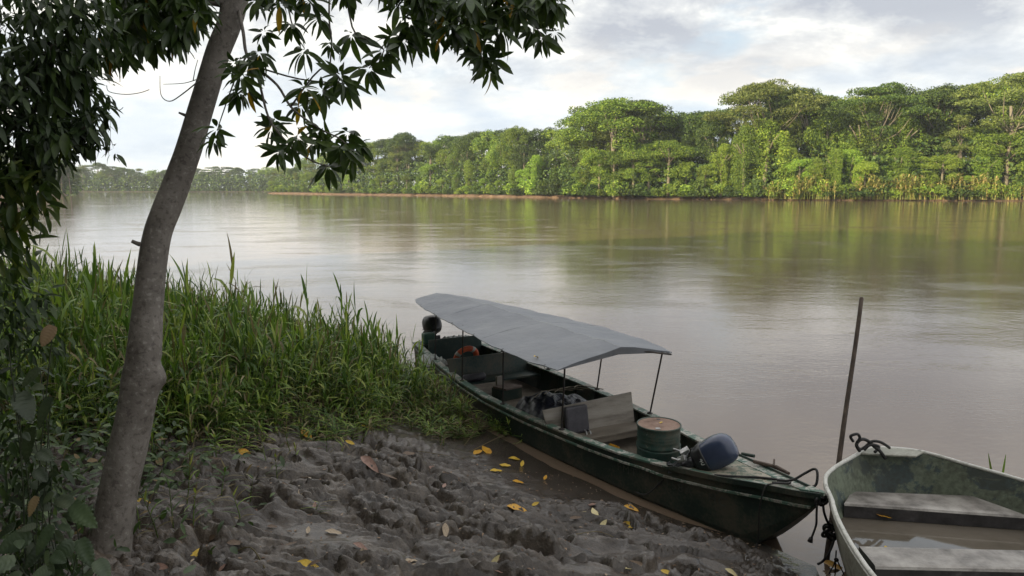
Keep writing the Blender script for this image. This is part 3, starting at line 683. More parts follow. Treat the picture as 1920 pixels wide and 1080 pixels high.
M_white = mat('dirty_white', [(.3, (.42, .43, .42)), (.7, (.62, .62, .58))], 6, .6)
M_yel = mat('yellow_plastic', [(.3, (.50, .25, .02)), (.7, (.66, .36, .03))], 8, .4)
M_box = mat('worn_board', [(.3, (.10, .07, .055)), (.7, (.22, .17, .14))], 8, .8)
def canopy_mat():
    m = bpy.data.materials.new('canopy_sheet'); m.use_nodes = True; nt = m.node_tree; nt.nodes.clear(); n, lk = NT(nt)
    o = n('ShaderNodeOutputMaterial'); p = n('ShaderNodeBsdfPrincipled'); lk(p.outputs[0], o.inputs[0]); p.inputs['Roughness'].default_value = .62
    t = n('ShaderNodeTexCoord')
    a = n('ShaderNodeTexNoise', i_Scale=.8, i_Detail=6.0, i_Roughness=.55, i_Distortion=.4); lk(t.outputs['Object'], a.inputs['Vector'])
    f = n('ShaderNodeTexNoise', i_Scale=16.0, i_Detail=6.0, i_Roughness=.7); lk(t.outputs['Object'], f.inputs['Vector'])
    r = ramp(n, [(.3, (.175, .188, .210)), (.5, (.20, .212, .232)), (.75, (.235, .245, .258))]); lk(a.outputs[0], r.inputs[0])
    r2 = ramp(n, [(.70, (0, 0, 0)), (.78, (.5, .5, .5))]); lk(f.outputs[0], r2.inputs[0])
    mx = n('ShaderNodeMixRGB'); lk(r2.outputs[0], mx.inputs[0]); lk(r.outputs[0], mx.inputs[1]); mx.inputs[2].default_value = (.42, .42, .39, 1); lk(mx.outputs[0], p.inputs['Base Color'])
    w = n('ShaderNodeTexNoise', i_Scale=2.2, i_Detail=3.0); lk(t.outputs['Object'], w.inputs['Vector'])
    b = n('ShaderNodeBump', i_Strength=.5, i_Distance=.08); lk(w.outputs[0], b.inputs['Height']); lk(b.outputs[0], p.inputs['Normal'])
    return m
M_can = canopy_mat()

M_rope_ = mat('lashing_cord', [(.3, (.05, .045, .04)), (.7, (.16, .15, .13))], 30, .8)
# ---------------------------------------------------------------- long river boat
BT = Vector((3.2, 7.0, 0)); BA = math.atan2(.885, -.465)
def BW(s, l, z):     # boat frame (s aft from the bow tip, l to the river side) -> world
    return BT + Vector((s * math.cos(BA) + l * math.sin(BA), s * math.sin(BA) - l * math.cos(BA), z))
_S = [0, .3, .7, 1.2, 1.8, 2.6, 3.2, 4, 4.8, 6, 7, 8.2, 9.4, 10.4]
_HW = [.015, .10, .20, .345, .485, .655, .76, .865, .94, 1.0, .97, .88, .76, .66]
_ZG = [.86, .79, .72, .64, .575, .515, .49, .475, .465, .46, .46, .47, .50, .53]
_CO = [-.03, .03, .08, .10, .09, .08, .08, .07, .04, .01, 0, 0, 0, 0]
def hw(s): return float(np.interp(s, _S, _HW))
def zg(s): return float(np.interp(s, _S, _ZG))
def co(s): return float(np.interp(s, _S, _CO))
def zb(s): return -.10 if s > .95 else -.10 + .93 * (1 - s / .95) ** 1.15     # keel line with the raked stem
def B(s, l, z): return (s, -l, z)
boat = empty('river_boat', BT, 'long dark green wooden river boat with grey canopy, bow on the mud', 'boat', (0, 0, BA))
ss = sorted(set([0, .05, .12, .2, .3, .42, .55, .7, .85, .95] + list(np.arange(1.1, 10.41, .31)) + [10.4]))
def section(s, off, zoff=0, full=True):
    w, g, b, c = hw(s) - off, zg(s), zb(s), co(s); w = max(w, .006)
    g2 = g + zoff; strake = b + (g2 - b) * .80; ch = b + (g2 - b) * .22
    b2 = b + off * 1.2
    pts = [(c - w, g2), (c - w * .985, strake), (c - w * .93, ch), (c - w * .80, b2), (c, b2 - .005), (c + w * .80, b2), (c + w * .93, ch), (c + w * .985, strake), (c + w, g2)]
    return [B(s, l, max(z, b2 - .01)) for l, z in pts]
hb = MB(); hb.loft([section(s, 0) for s in ss], closed=False)
tr = section(10.4, 0); hb.add(tr + [B(10.4, 0, .53)], [], [(i, i + 1, 9) for i in range(8)])
hull = hb.build('hull', P_hull, boat)
hb = MB(); ins = [s for s in ss if s > 1.0]; hb.loft([section(s, .035, -.004) for s in ins], closed=False); hb.build('hull_lining', P_in, boat)
# floor boards just above the bilge, silted over
fl = MB(); fl.loft([[B(s, co(s) - (hw(s) - .035) * .90, .055), B(s, co(s), .05 + .012 * math.sin(s * 3)), B(s, co(s) + (hw(s) - .035) * .90, .055)] for s in np.arange(1.9, 10.3, .2)], closed=False); fl.build('floor', M_silt, boat)
# gunwale boards, a rub strake below each
for sgn in (-1, 1):
    g1 = MB(); rings = []
    for s in [x for x in ss if x >= .12]:
        w, z, c = hw(s), zg(s), co(s); wd = min(.115, w * .8)
        a, b = c + sgn * (w + .018), c + sgn * (w - wd)
        rings.append([B(s, a, z), B(s, a, z + .026), B(s, b, z + .026), B(s, b, z)])
    g1.loft(rings); g1.build('gunwale', P_gun, boat)
    st = MB(); rings = []
    for s in [x for x in ss if .1 <= x]:
        w, z, c = hw(s), zg(s) - (.115 if s < 2.1 else .09), co(s); k = .985
        a0, a1 = c + sgn * (w * k - .01), c + sgn * (w * k + .022)
        rings.append([B(s, a0, z - .016), B(s, a1, z - .014), B(s, a1, z + .012), B(s, a0, z + .016)])
    st.loft(rings); st.build('rub_strake', P_gun if sgn < 0 else P_hull, boat)
# bow bulwark strip: raised outer lip beside the deck
for sgn in (-1, 1):
    g1 = MB(); rings = []
    for s in [0, .1, .2, .3, .42, .55, .7, .85, 1.0, 1.2, 1.4, 1.6, 1.8, 1.95]:
        w, z, c = hw(s), zg(s), co(s); h = .055 if s < 1.9 else .02
        a0, a1 = c + sgn * (w + .012), c + sgn * (w + .030)
        rings.append([B(s, a0, z - .01), B(s, a1, z - .012), B(s, a1, z + h), B(s, a0, z + h)])
    g1.loft(rings); g1.build('bow_lip', P_in if sgn > 0 else P_hull, boat, bevel=.004)
dk = MB(); rings = [[B(s, co(s) - hw(s) + .01, zg(s) + .012), B(s, co(s), zg(s) + .035 * min(1, s)), B(s, co(s) + hw(s) - .01, zg(s) + .012)] for s in [.1, .3, .5, .7, .9, 1.1, 1.3, 1.5, 1.7, 1.86]]
rings2 = [[(a, b, c - .03) for a, b, c in r[::-1]] for r in rings]
dk.loft([r1 + r2 for r1, r2 in zip(rings, rings2)]); dk.build('bow_deck', P_deck, boat)
nose = MB(); nose.loft([[B(s, co(s) - hw(s) - .005, zg(s) + .03), B(s, co(s) + hw(s) + .005, zg(s) + .03), B(s, co(s) + hw(s) + .005, zg(s) + .07), B(s, co(s) - hw(s) - .005, zg(s) + .07)] for s in (-.02, .12, .26)]); nose.build('nose_block', P_gun, boat, bevel=.005)
# ribs along both sides
for s in np.arange(2.4, 9.8, .62):
    for sgn in (-1, 1):
        w, z, c = hw(s) - .04, zg(s), co(s)
        rb = MB(); rb.tube([B(s, c + sgn * w * .985, z - .01), B(s, c + sgn * w * .97, z * .75), B(s, c + sgn * w * .93, .07)], [.022, .024, .024], 4); rb.build('rib', P_in, boat)
# canopy: two slopes of sheeting over a ridge, wider amidships and narrow aft
CS = [3.62, 4.2, 4.9, 5.7, 6.6, 7.6, 8.5, 9.4, 10.2, 10.75]
CHW = [1.07, 1.17, 1.23, 1.21, 1.13, 1.03, .94, .83, .70, .52]
CE = [1.49, 1.50, 1.51, 1.52, 1.52, 1.51, 1.50, 1.49, 1.48, 1.47]
cs2 = list(np.linspace(3.62, 10.75, 46))
def canz(s, f): 
    e = float(np.interp(s, CS, CE)); rdg = float(np.interp(s, [3.6, 8, 9.8, 10.75], [1.715, 1.70, 1.66, 1.58]))
    return rdg + (e - rdg) * abs(f) ** 1.08 + .008 * math.sin(s * 5 + f * 4) + .006 * math.sin(s * 11.3 - f * 7)
cn = MB(); rings = []
fs = [-1, -.75, -.5, -.25, 0, .25, .5, .75, 1]
for s in cs2:
    w = float(np.interp(s, CS, CHW)); c = .07 - .02 * (s - 3.6) / 7; so_ = .16 if s < 3.7 else 0
    top = [B(s + (so_ * (f > 0) * f), c + f * w, canz(s, f)) for f in fs]
    rings.append(top + [(a, b, z - .012) for a, b, z in top[::-1]])
cn.loft(rings); cno = cn.build('canopy', M_can, boat, smooth=False)
rg = MB(); rg.tube([B(s, .07 - .02 * (s - 3.6) / 7, canz(s, 0) - .001) for s in np.linspace(3.64, 9.6, 46)], .005, 5); rg.build('ridge_seam', mat('seam_grey', [(.3, (.36, .37, .38)), (.7, (.44, .45, .45))], 5, .6), cno)
for s0 in (5.9, 8.1):
    rg = MB(); rg.tube([B(s0 + .02 * f, .07 - .02 * (s0 - 3.6) / 7 + f * float(np.interp(s0, CS, CHW)), canz(s0, f) - .0005) for f in np.linspace(-.99, .99, 25)], .0035, 5); rg.build('sheet_joint', M_can, cno)
for s0 in (3.9, 5.0, 6.2, 7.4, 8.6, 9.8):
    w0 = float(np.interp(s0, CS, CHW)); rg = MB(); rg.tube(smooth_path([B(s0, .07 - w0 + .02, canz(s0, -1) + .012), B(s0, .07 - w0 - .012, canz(s0, -1)), B(s0 + .02, .07 - w0 + .03, canz(s0, -1) - .06)], 3), .004, 5); rg.build('lashing', M_rope_, cno)
# canopy frame
for s in (3.72, 5.5, 7.3, 9.1):
    w = float(np.interp(s, CS, CHW)) - .06
    fr = MB(); fr.tube([B(s, .07 - w, canz(s, -.95) - .03), B(s, .07, canz(s, 0) - .035), B(s, .07 + w, canz(s, .95) - .03)], .014, 6); fr.build('canopy_rafter', M_pole, boat)
for sgn in (-1, 1):
    fr = MB(); fr.tube([B(s, .07 + sgn * (float(np.interp(s, CS, CHW)) - .07), canz(s, .93) - .03) for s in np.linspace(3.7, 10.4, 16)], .012, 6); fr.build('canopy_rail', M_pole, boat)
for sb, st_ in ((3.92, 3.74), (5.48, 5.42), (7.1, 7.05), (8.8, 8.8)):
    for sgn in (-1, 1):
        w = float(np.interp(st_, CS, CHW)) - .10
        fr = MB(); fr.tube([B(sb, co(sb) + sgn * (hw(sb) - .045), zg(sb) + .02), B(st_, .07 + sgn * min(w, hw(sb) + .02), canz(st_, .8) - .02)], .0135, 8)
        fr.lathe([(.045, 0), (.045, .012), (.018, .03)], B(sb, co(sb) + sgn * (hw(sb) - .045), zg(sb) + .026), 12); fr.build('canopy_post', M_pole, boat)
# passenger bench with its plywood back, the bulkhead astern
bn = MB(); bn.box(B(3.97, .02, .325), (.36, 1.40, .03)); bn.box(B(3.81, .02, .27), (.02, 1.36, .08)); bn.build('bench', M_bench, boat, bevel=.004)
sb_ = MB(); q = [B(4.20, -.76, .27), B(4.12, .74, .34), B(4.22, .74, .79), B(4.26, -.86, .71)]
sb_.add([*q, *[(x + .022, y, z) for x, y, z in q]], [(0, 1, 2, 3), (7, 6, 5, 4), (0, 4, 5, 1), (1, 5, 6, 2), (2, 6, 7, 3), (3, 7, 4, 0)]); sb_.build('bench_back', M_ply, boat)
bk = MB(); q = [B(7.72, -.86, .34), B(7.72, .80, .34), B(7.80, .84, .74), B(7.80, -.92, .74)]
bk.add([*q, *[(x + .03, y, z) for x, y, z in q]], [(0, 1, 2, 3), (7, 6, 5, 4), (0, 4, 5, 1), (1, 5, 6, 2), (2, 6, 7, 3), (3, 7, 4, 0)]); bk.build('bench_back', P_bulk, boat)
bn = MB(); bn.box(B(7.50, .0, .34), (.40, 1.66, .03)); bn.build('bench', P_bulk, boat)
bk = MB(); bk.box(B(9.55, 0, .48), (.03, 1.25, .55)); bk.build('bulkhead', P_bulk, boat)
tb_ = MB(); tb_.box(B(10.2, 0, .54), (.42, 1.2, .03)); tb_.build('stern_deck', P_bulk, boat)
# registration painted dark on the bow side, hardly legible
fc = bpy.data.curves.new('lettering', 'FONT'); fc.body = 'PMT - 0U158A - HC'; fc.size = .155; fc.space_character = 1.25; fc.extrude = .002; fo = bpy.data.objects.new('tmp', fc); C.objects.link(fo)
bpy.context.view_layer.update(); me = bpy.data.meshes.new_from_object(fo.evaluated_get(bpy.context.evaluated_depsgraph_get())); bpy.data.objects.remove(fo)
for v in me.vertices:
    s = 2.75 - v.co.x; g, b, c, w = zg(s), zb(s), co(s), hw(s); z = .285 + .10 * (1 - min(1, s / 2.6)) + v.co.y
    f = (z - b) / (g - b); k = np.interp(f, [0, .22, .8, 1], [.80, .93, .985, 1]); v.co = B(s, c - w * k - .004 - abs(v.co.z), z)
link('lettering', me, mat('faded_lettering', [(.3, (.05, .06, .05)), (.7, (.10, .11, .085))], 14, .7), boat)

def inboat(name, s, l, z, label, cat, rot=(0, 0, 0), group=None):
    return empty(name, BW(s, l, z), label, cat, (rot[0], rot[1], BA + rot[2]), group)
# oil drum
dr = inboat('oil_drum', 2.43, -.17, .06, 'green steel oil drum with rusty lid standing in the boat', 'drum')
pr = [(.0, 0), (.27, 0), (.285, .012), (.285, .02), (.275, .04)]
for zc in (.29, .33, .58, .62): pr += [(.277, zc - .022), (.289, zc), (.277, zc + .022)]
for zc in (.70, .74, .78): pr += [(.277, zc - .01), (.280, zc), (.277, zc + .01)]
pr += [(.277, .85), (.288, .868), (.290, .885), (.282, .892), (.272, .885), (.270, .868)]
db = MB(); db.lathe(pr, k=48, cap=False); db.build('shell', paint('drum_green', (.020, .062, .050), (.22, .25, .22), 5, .62, .45), dr, smooth=True)
M_rust = mat('rusty_lid', [(.3, (.12, .065, .040)), (.5, (.24, .15, .108)), (.7, (.33, .235, .18))], 5, .7, .3, 30, detail=10)
db = MB(); db.lathe([(.001, .870), (.12, .872), (.268, .871), (.271, .880)], k=48); db.build('lid', M_rust, dr)
db = MB(); db.lathe([(.001, .888), (.034, .888), (.036, .871)], (-.14, .13, 0), 16); db.build('bung', M_steel, dr)
db = MB(); db.lathe([(.001, .882), (.024, .882), (.026, .871)], (.16, -.12, 0), 16); db.build('bung', M_pole, dr)
# outboard lying with its cowl on the deck
om = inboat('outboard_motor', 1.68, -.10, .72, 'blue-grey outboard motor lying on its side on the bow deck', 'motor')
def superring(cx, cz, a, b, x, e=3.0, k=28, tilt=0):
    out_ = []
    for j in range(k):
        t = 2 * math.pi * j / k; ct, st2 = math.cos(t), math.sin(t)
        out_.append(Vector((x, cx + a * math.copysign(abs(ct) ** (2 / e), ct), cz + b * math.copysign(abs(st2) ** (2 / e), st2))))
    return out_
MX = Matrix.Translation((0, 0, 0)) 
# motor axis: from the power head (towards the bow) down to the leg (towards the drum)
ax = (BW(1.30, .14, 1.06) - BW(1.86, -.30, .62)); axl = Matrix.Rotation(-BA, 3, 'Z') @ ax.normalized()
upv = Vector((0, 0, 1)); yv = upv.cross(axl).normalized(); zv = axl.cross(yv)
MSC = .96
MR = Matrix((axl, yv, zv)).transposed().to_4x4()
def mo(v): return tuple(MR @ (Vector(v) * MSC))
cw = MB(); R_ = []
for x, a, b, cz in [(.02, .150, .165, .0), (.06, .165, .185, 0), (.16, .175, .198, .005), (.26, .172, .200, .008), (.34, .160, .190, .006), (.40, .138, .165, 0), (.44, .10, .125, -.005), (.458, .05, .06, -.01)]:
    R_.append([mo(v) for v in superring(0, cz, a, b, x, 2.9)])
cw.loft(R_); M_cowl = mat('cowl_blue_grey', [(.3, (.032, .045, .085)), (.7, (.06, .078, .135))], 3, .27, spec=.6)
cwo = cw.build('cowl', M_cowl, om, smooth=True)
cw = MB(); cw.loft([[mo(v) for v in superring(0, 0, a, b, x, 2.9)] for x, a, b in [(-.10, .10, .12), (-.07, .135, .15), (-.01, .160, .178), (.055, .176, .196), (.075, .172, .192)]]); cw.build('lower_cowl', M_black, om, smooth=True)
# dark band and stripes on the side facing the bank, with the 40
for x0, x1, mm, pp in ((.085, .14, M_black, 1.022), (.152, .164, M_steel, 1.02), (.176, .19, M_black, 1.02)):
    bb = MB(); rr = []
    for x in (x0, x1):
        a = np.interp(x, [.06, .16, .26, .34], [.165, .175, .172, .16]); b = np.interp(x, [.06, .16, .26, .34], [.185, .198, .2, .19])
        rg_ = superring(0, .005, a * pp, b * pp, x, 2.9); rr.append([mo(v) for v in (rg_[26:] + rg_[:5])])
    bb.loft(rr, closed=False); bb.build('stripe', mm, cwo)
fc = bpy.data.curves.new('forty', 'FONT'); fc.body = '40'; fc.size = .085; fc.extrude = .002; fc.align_x = 'CENTER'
ft0 = bpy.data.objects.new('tmp', fc); C.objects.link(ft0); bpy.context.view_layer.update()
me40 = bpy.data.meshes.new_from_object(ft0.evaluated_get(bpy.context.evaluated_depsgraph_get())); bpy.data.objects.remove(ft0)
for sgn in (1, -1):
    Xd = Vector(mo((0, 0, -sgn))).normalized(); Yd = Vector(mo((1, 0, 0))).normalized(); Zd = Xd.cross(Yd); p_ = Vector(mo((.003, 0, 0))) + Zd * .171 * MSC
    ft = link('lettering', me40.copy(), M_white, cwo); mm = Matrix((Xd, Yd, Zd)).transposed().to_4x4(); mm.translation = p_; ft.matrix_local = mm
lg = MB(); lg.tube([mo((-.05, 0, 0)), mo((-.22, 0, 0)), mo((-.34, 0, .0)), mo((-.42, 0, 0))], [.085, .065, .055, .05], 10); lg.build('leg', M_rubber, om, smooth=True)
lg = MB(); lg.box(mo((-.44, 0, .02)), (.2, .1, .12), Euler((0, .5, -.6))); lg.tube([mo((-.44, 0, -.10)), mo((-.46, 0, .12))], [.015, .05], 10); lg.build('gearcase', M_rubber, om, bevel=.01)
for k, (a, b, c_, d) in enumerate([(-.14, .14, .10, .05), (-.20, -.12, .12, .05), (-.28, .10, -.10, .045), (-.16, .0, .17, .035), (-.3, -.1, .08, .04)]):
    cb = MB(); cb.box(mo((a, b, c_)), (.11, .05, .07), Euler((.4 * k, .6, .3 * k))); cb.tube([mo((a, b, c_)), mo((a - .05, b * 1.2, c_ * 1.1)), mo((a - .12, b, c_ * 1.5))], d * .35, 8); cb.tube([mo((a - .03, b * 1.1, c_)), mo((a - .03, -b * .6, c_))], .014, 6); cb.build('clamp_bracket', M_steel if k in (1, 3) else M_rubber, om, bevel=.006)
hd = MB(); hd.tube(smooth_path([mo((-.02, .10, .15)), mo((.10, .2, .12)), mo((.22, .22, .02))], 3), .014, 8); hd.build('carry_handle', M_black, om)
for k in range(3):
    cb = MB(); cb.tube(smooth_path([mo((-.05, .12, .02 * k)), mo((-.14, .24, -.04 + .03 * k)), mo((-.02, .31 - .03 * k, -.12)), mo((.05, .25, -.20))], 5), .007, 6); cb.build('cable', M_black, om)
# stern outboard tilted up
on = inboat('outboard_motor', 10.46, -.16, .63, 'dark outboard motor tilted up on the stern under the canopy end', 'motor', (0, R(14), 0))
ob = MB(); ob.loft([[(x * .95 - .02 + .25 * v.z, v.y * 1.25, v.z * 1.25 + .12) for v in superring(0, .12, a, b, x, 2.8, 20)] for x, a, b in [(-.26, .07, .08), (-.22, .13, .13), (-.1, .16, .17), (.08, .16, .17), (.17, .14, .14), (.21, .07, .07)]]); ob.build('cowl', M_black, on, smooth=True)
ob = MB(); ob.loft([[(x - .02 + .25 * v.z, v.y * 1.25, v.z * 1.25 + .12) for v in superring(0, .12, a, b, x, 2.8, 20)] for x, a, b in [(-.02, .170, .178), (.0, .172, .18), (.03, .170, .178)]], cap=False); ob.build('cowl_band', M_rubber, on, smooth=True)
ob = MB(); ob.tube([(.08, 0, .02), (.28, 0, .03), (.48, 0, .04)], [.10, .075, .06], 8); ob.build('leg', M_rubber, on, smooth=True)
ob = MB(); ob.tube([(.50, 0, -.10), (.50, 0, .02), (.50, 0, .15)], [.02, .06, .05], 10); ob.box((.54, 0, -.04), (.16, .02, .10)); ob.build('gearcase', M_rubber, on, smooth=False)
ob = MB()
for k in range(3):
    a = k * 2.1; V, Q = ribbon((.50, 0, .17), a, .11, .08, .35, .3, 3); ob.add(V, Q)
ob.build('propeller', M_rubber, on)
ob = MB(); ob.box((-.08, 0, -.10), (.12, .24, .22)); ob.tube([(-.15, .1, .05), (-.45, .14, .08), (-.62, .15, .04)], .018, 8); ob.build('clamp_bracket', M_rubber, on)
cr = inboat('plastic_jerrycan', 10.1, -.42, .56, 'green plastic fuel can beside the stern motor', 'can')
cb = MB(); cb.box((0, 0, .12), (.2, .26, .24)); cb.build('can_body', paint('can_green', (.03, .11, .08), (.10, .18, .15), 6, .6), cr, bevel=.03); cb = MB(); cb.tube([(0, -.08, .25), (0, -.06, .29), (0, .06, .29), (0, .08, .25)], .012, 6); cb.build('handle', M_black, cr)
# cloth and light sheet by the stern
# lifebuoy behind the green bench back
lb = inboat('lifebuoy', 8.30, -.30, .70, 'orange lifebuoy ring leaning behind the green bench back', 'lifebuoy', (0, R(68), 0))
lb.location.z = .60; lb.scale = (.92, .92, .92)
b_ = MB(); rr = []
for i in range(32):
    a = 2 * math.pi * i / 32; rr.append([((.24 + .065 * math.cos(t)) * math.cos(a), (.24 + .065 * math.cos(t)) * math.sin(a), .05 * math.sin(t)) for t in [2 * math.pi * j / 12 for j in range(12)]])
rr.append(rr[0]); b_.loft(rr, cap=False); lbr = b_.build('ring', M_orange, lb, smooth=True)
for a0 in range(4):
    b_ = MB(); rr = []
    for i in range(4):
        a = a0 * math.pi / 2 + .4 + i * .09; rr.append([((.24 + .069 * math.cos(t)) * math.cos(a), (.24 + .069 * math.cos(t)) * math.sin(a), .054 * math.sin(t)) for t in [2 * math.pi * j / 12 for j in range(12)]])
    b_.loft(rr, cap=False); b_.build('band', M_white, lb, smooth=True)
# folded tarpaulin heaped behind the bench
def crumple(name, s0, l0, L_, Wd, Ht, mat_, label, cat, seed, sharp=1.0, z=.08, fr_=1.0):
    K, J = 60, 40; u, v = np.meshgrid(np.linspace(-1, 1, K), np.linspace(-1, 1, J)); r = np.maximum(np.abs(u) ** 3 , np.abs(v) ** 3)
    h = Ht * np.clip(1 - np.maximum(np.abs(u), np.abs(v)) ** 5, 0, 1) ** .6
    x = u * Wd / 2 + .03 * perlin(u * 4, v * 4, seed); y = v * L_ / 2 + .04 * perlin(u * 3 + 5, v * 5, seed + 1)
    rid = np.abs(fbm((u * 1.3 + v * .6) * fr_, (v * 3 + u) * fr_, seed + 2, 4, .45)); h = h * (.84 + .16 * np.sin(v * 2.2 + u)) + h / Ht * (.10 * rid * 2 * sharp - .03) + .05 * fr_ * fbm(u * 3 * fr_, v * 6 * fr_, seed + 3, 3) * (h / Ht)
    idx = np.arange(K * J).reshape(J, K); Q = np.stack([idx[:-1, :-1], idx[:-1, 1:], idx[1:, 1:], idx[1:, :-1]], -1).reshape(-1, 4)
    o = link(name, np_mesh(name, np.stack([x, y, np.maximum(h, 0)], -1).reshape(-1, 3), Q, False), mat_, None, BW(s0, l0, z), (0, 0, BA)); tag(o, label, cat); return o
M_tarp = mat('black_tarpaulin', [(.3, (.008, .009, .014)), (.62, (.014, .017, .028)), (.8, (.025, .03, .05))], 5, .42, .35, 4, spec=.5, dist=.8, blen=.03)
crumple('tarpaulin', 4.95, -.04, 1.52, 1.02, .60, M_tarp, 'crumpled black plastic tarpaulin heaped behind the plywood bench back', 'tarpaulin', 5, 1.0, .08, .55)
fw = MB()
for k in range(5):
    a = .12 + .2 * k; fw.tube(smooth_path([BW(4.95 + .08 * math.sin(k * 3), -.72 + a * .9, .70 + .02 * k), BW(5.08, -.45 + a * .85, .74), BW(5.0 - .06 * k, -.15 + a * .8, .72)], 5), .007, 5)
o = fw.build('mooring_rope', mat('tan_rope', [(.3, (.16, .13, .09)), (.7, (.30, .26, .19))], 20, .8)); tag(o, 'thin tan rope lying over the black tarpaulin', 'rope')
# seat cushion propped on the bench
cu = inboat('seat_cushion', 4.07, -.36, .345, 'dark grey padded seat cushion propped on the front bench', 'cushion', (0, R(12), 0))
cb = MB(); cb.box((0, 0, .20), (.10, .40, .42)); cb.build('pad', M_cush, cu, bevel=.035)
for yy in (-.16, -.09):
    cb = MB(); cb.tube([(-.06, yy, .03), (-.10, yy, .01), (-.12, yy, -.06)], .012, 6); cb.build('strap', M_steel, cu)
# yellow bailer cut from a bottle
yb = inboat('yellow_bailer', 3.50, -.16, .10, 'cut yellow plastic jug used as a bailer beside the drum', 'jug', (R(16), R(-12), .6))
cb = MB(); cb.lathe([(.001, 0), (.07, 0), (.078, .02), (.078, .20), (.072, .20), (.072, .02), (.001, .012)], k=20); cb.build('jug_body', M_yel, yb, smooth=False)
cb = MB(); cb.tube(smooth_path([(.075, 0, .17), (.12, 0, .15), (.12, 0, .07), (.076, 0, .05)], 4), .010, 6); cb.build('handle', M_yel, yb)
# odds and ends inside: wooden block on a box, rolled mats, sheet on the stern
wb = inboat('wooden_box', 7.05, -.02, .06, 'low dark wooden box with a board on top before the green bench', 'box', (0, 0, .2)); cb = MB(); cb.box((0, 0, .10), (.34, .46, .2)); cb.build('case', P_in, wb); cb = MB(); cb.box((-.02, 0, .215), (.36, .42, .03), Euler((.03, .05, .1))); cb.build('lid', M_box, wb); cb = MB(); cb.box((.17, .05, .30), (.05, .14, .18)); cb.build('handle', M_ply, wb)
cu = inboat('rolled_mat', 7.40, -.55, .36, 'dark rolled mat lying on the green bench astern', 'mat'); cb = MB(); cb.tube([(0, -.24, .07), (0, -.2, .075), (0, .2, .075), (0, .24, .07)], [.05, .075, .075, .05], 14); cb.build('roll', M_cush, cu, smooth=True)
cu = inboat('life_vest', 7.1, -.62, .07, 'flat dark life vest on the boat floor by the near gunwale', 'vest'); cb = MB(); cb.box((0, 0, .04), (.46, .40, .08), taper=.9); cb.build('vest_panel', M_cush, cu, bevel=.03)
M_sheet = mat('white_sheet', [(.3, (.30, .33, .32)), (.7, (.55, .57, .54))], 5, .7)
for s0, l0, zz_, L_, Wd, Ht, lab in ((9.0, -.78, .40, .5, .62, .16, 'pale cloth sheet bunched over the near gunwale astern'), (10.0, .28, .55, .8, .5, .12, 'white sacking heaped on the stern deck')):
    crumple('cloth_sheet', s0, l0, L_, Wd, Ht, M_sheet, lab, 'cloth', 9, .5, zz_)
hs_ = MB(); hs_.tube(smooth_path([BW(1.9, -.28, .62), BW(2.0, -.42, .40), BW(2.3, -.50, .09), BW(2.9, -.40, .08), BW(3.3, .10, .08), BW(3.0, .40, .08), BW(2.7, .35, .08)], 6), .010, 6); o = hs_.build('fuel_hose', M_black, None, True); tag(o, 'black fuel hose running from the bow motor past the drum', 'hose')
fb = inboat('fuel_tank', 3.25, .42, .07, 'small dark red fuel tank on the floor behind the drum', 'tank'); cb = MB(); cb.box((0, 0, .11), (.30, .38, .2), taper=.88); cb.build('tank_body', mat('dull_red', [(.3, (.10, .02, .015)), (.7, (.2, .045, .03))], 6, .5), fb, bevel=.025); cb = MB(); cb.tube([(0, -.07, .21), (0, -.06, .25), (0, .06, .25), (0, .07, .21)], .01, 6); cb.lathe([(.03, .20), (.03, .235), (.001, .235)], (.08, .1, 0), 12); cb.build('handle', M_black, fb)
# dark stick lying over the deck edge
st = MB(); P_ = [BW(1.35, .42, .70), BW(1.05, .48, .72), BW(.82, .42, .74)]; st.tube(P_, [.022, .026, .018], 7); st.tube([BW(1.08, .46, .73), BW(1.2, .60, .74)], [.016, .012], 6); o = st.build('wooden_paddle', mat('dark_stick', [(.3, (.05, .035, .025)), (.7, (.12, .085, .06))], 9, .8)); tag(o, 'short dark stick lying across the river side of the bow deck', 'stick')
dv = MB(); dv.tube([BW(1.72, .60, .64), BW(1.55, .64, .66)], .022, 8); o = dv.build('mooring_cleat', P_in); o.parent = None; tag(o, 'short dark green peg on the river side of the bow gunwale', 'cleat')
# ropes
rp = MB(); rp.tube(smooth_path([BW(1.30, -.26, .675), BW(1.1, -.10, .70), BW(.92, .04, .73), BW(.72, .13, .76), BW(.55, .12, .80), BW(.50, .02, .82), BW(.62, -.07, .80)], 7), .014, 7)
rp.tube(smooth_path([BW(.66, .05, .79), BW(.52, .12, .83), BW(.42, .20, .93), BW(.34, .24, 1.00), BW(.28, .22, .98), BW(.26, .18, .86), BW(.32, .12, .82)], 7), .014, 7)
rp.tube(smooth_path([BW(.50, .03, .82), BW(.60, -.10, .80), BW(.63, -.165, .76), BW(.64, -.22, .55), BW(.66, -.20, .25), BW(.66, -.22, .05), BW(.74, -.30, .02)], 6), .009, 6)
o = rp.build('mooring_rope', M_rope, None, True); tag(o, 'black mooring rope looped over the green bow deck and hanging down the hull', 'rope')
def knot(rb, c, r, rad=.013, seed=0, flat=.6):
    c = Vector(c); P_ = []
    for i in range(40):
        t = i / 39 * 2 * math.pi * 2.0; P_.append(c + Vector((math.cos(t) * (r + .35 * r * math.cos(1.5 * t + seed)), .5 * r * math.sin(1.5 * t + seed) * flat, math.sin(t) * (r + .35 * r * math.cos(1.5 * t + seed)))))
    rb.tube(P_, rad, 6)
rp = MB(); kc = at_d(1538, 935, 7.02); knot(rp, kc, .052, .016, 0, 1.2); knot(rp, kc + Vector((.01, -.01, -.01)), .04, .016, 2, 1.2)
rp.tube(smooth_path([kc + Vector((-.04, -.02, -.02)), at_d(1531, 965, 6.98), at_d(1530, 985, 6.98), at_d(1521, 1010, 6.99)], 5), .012, 6); rp.tube([at_d(1521, 1008, 6.99), at_d(1519, 1016, 6.99)], [.02, .028], 7)
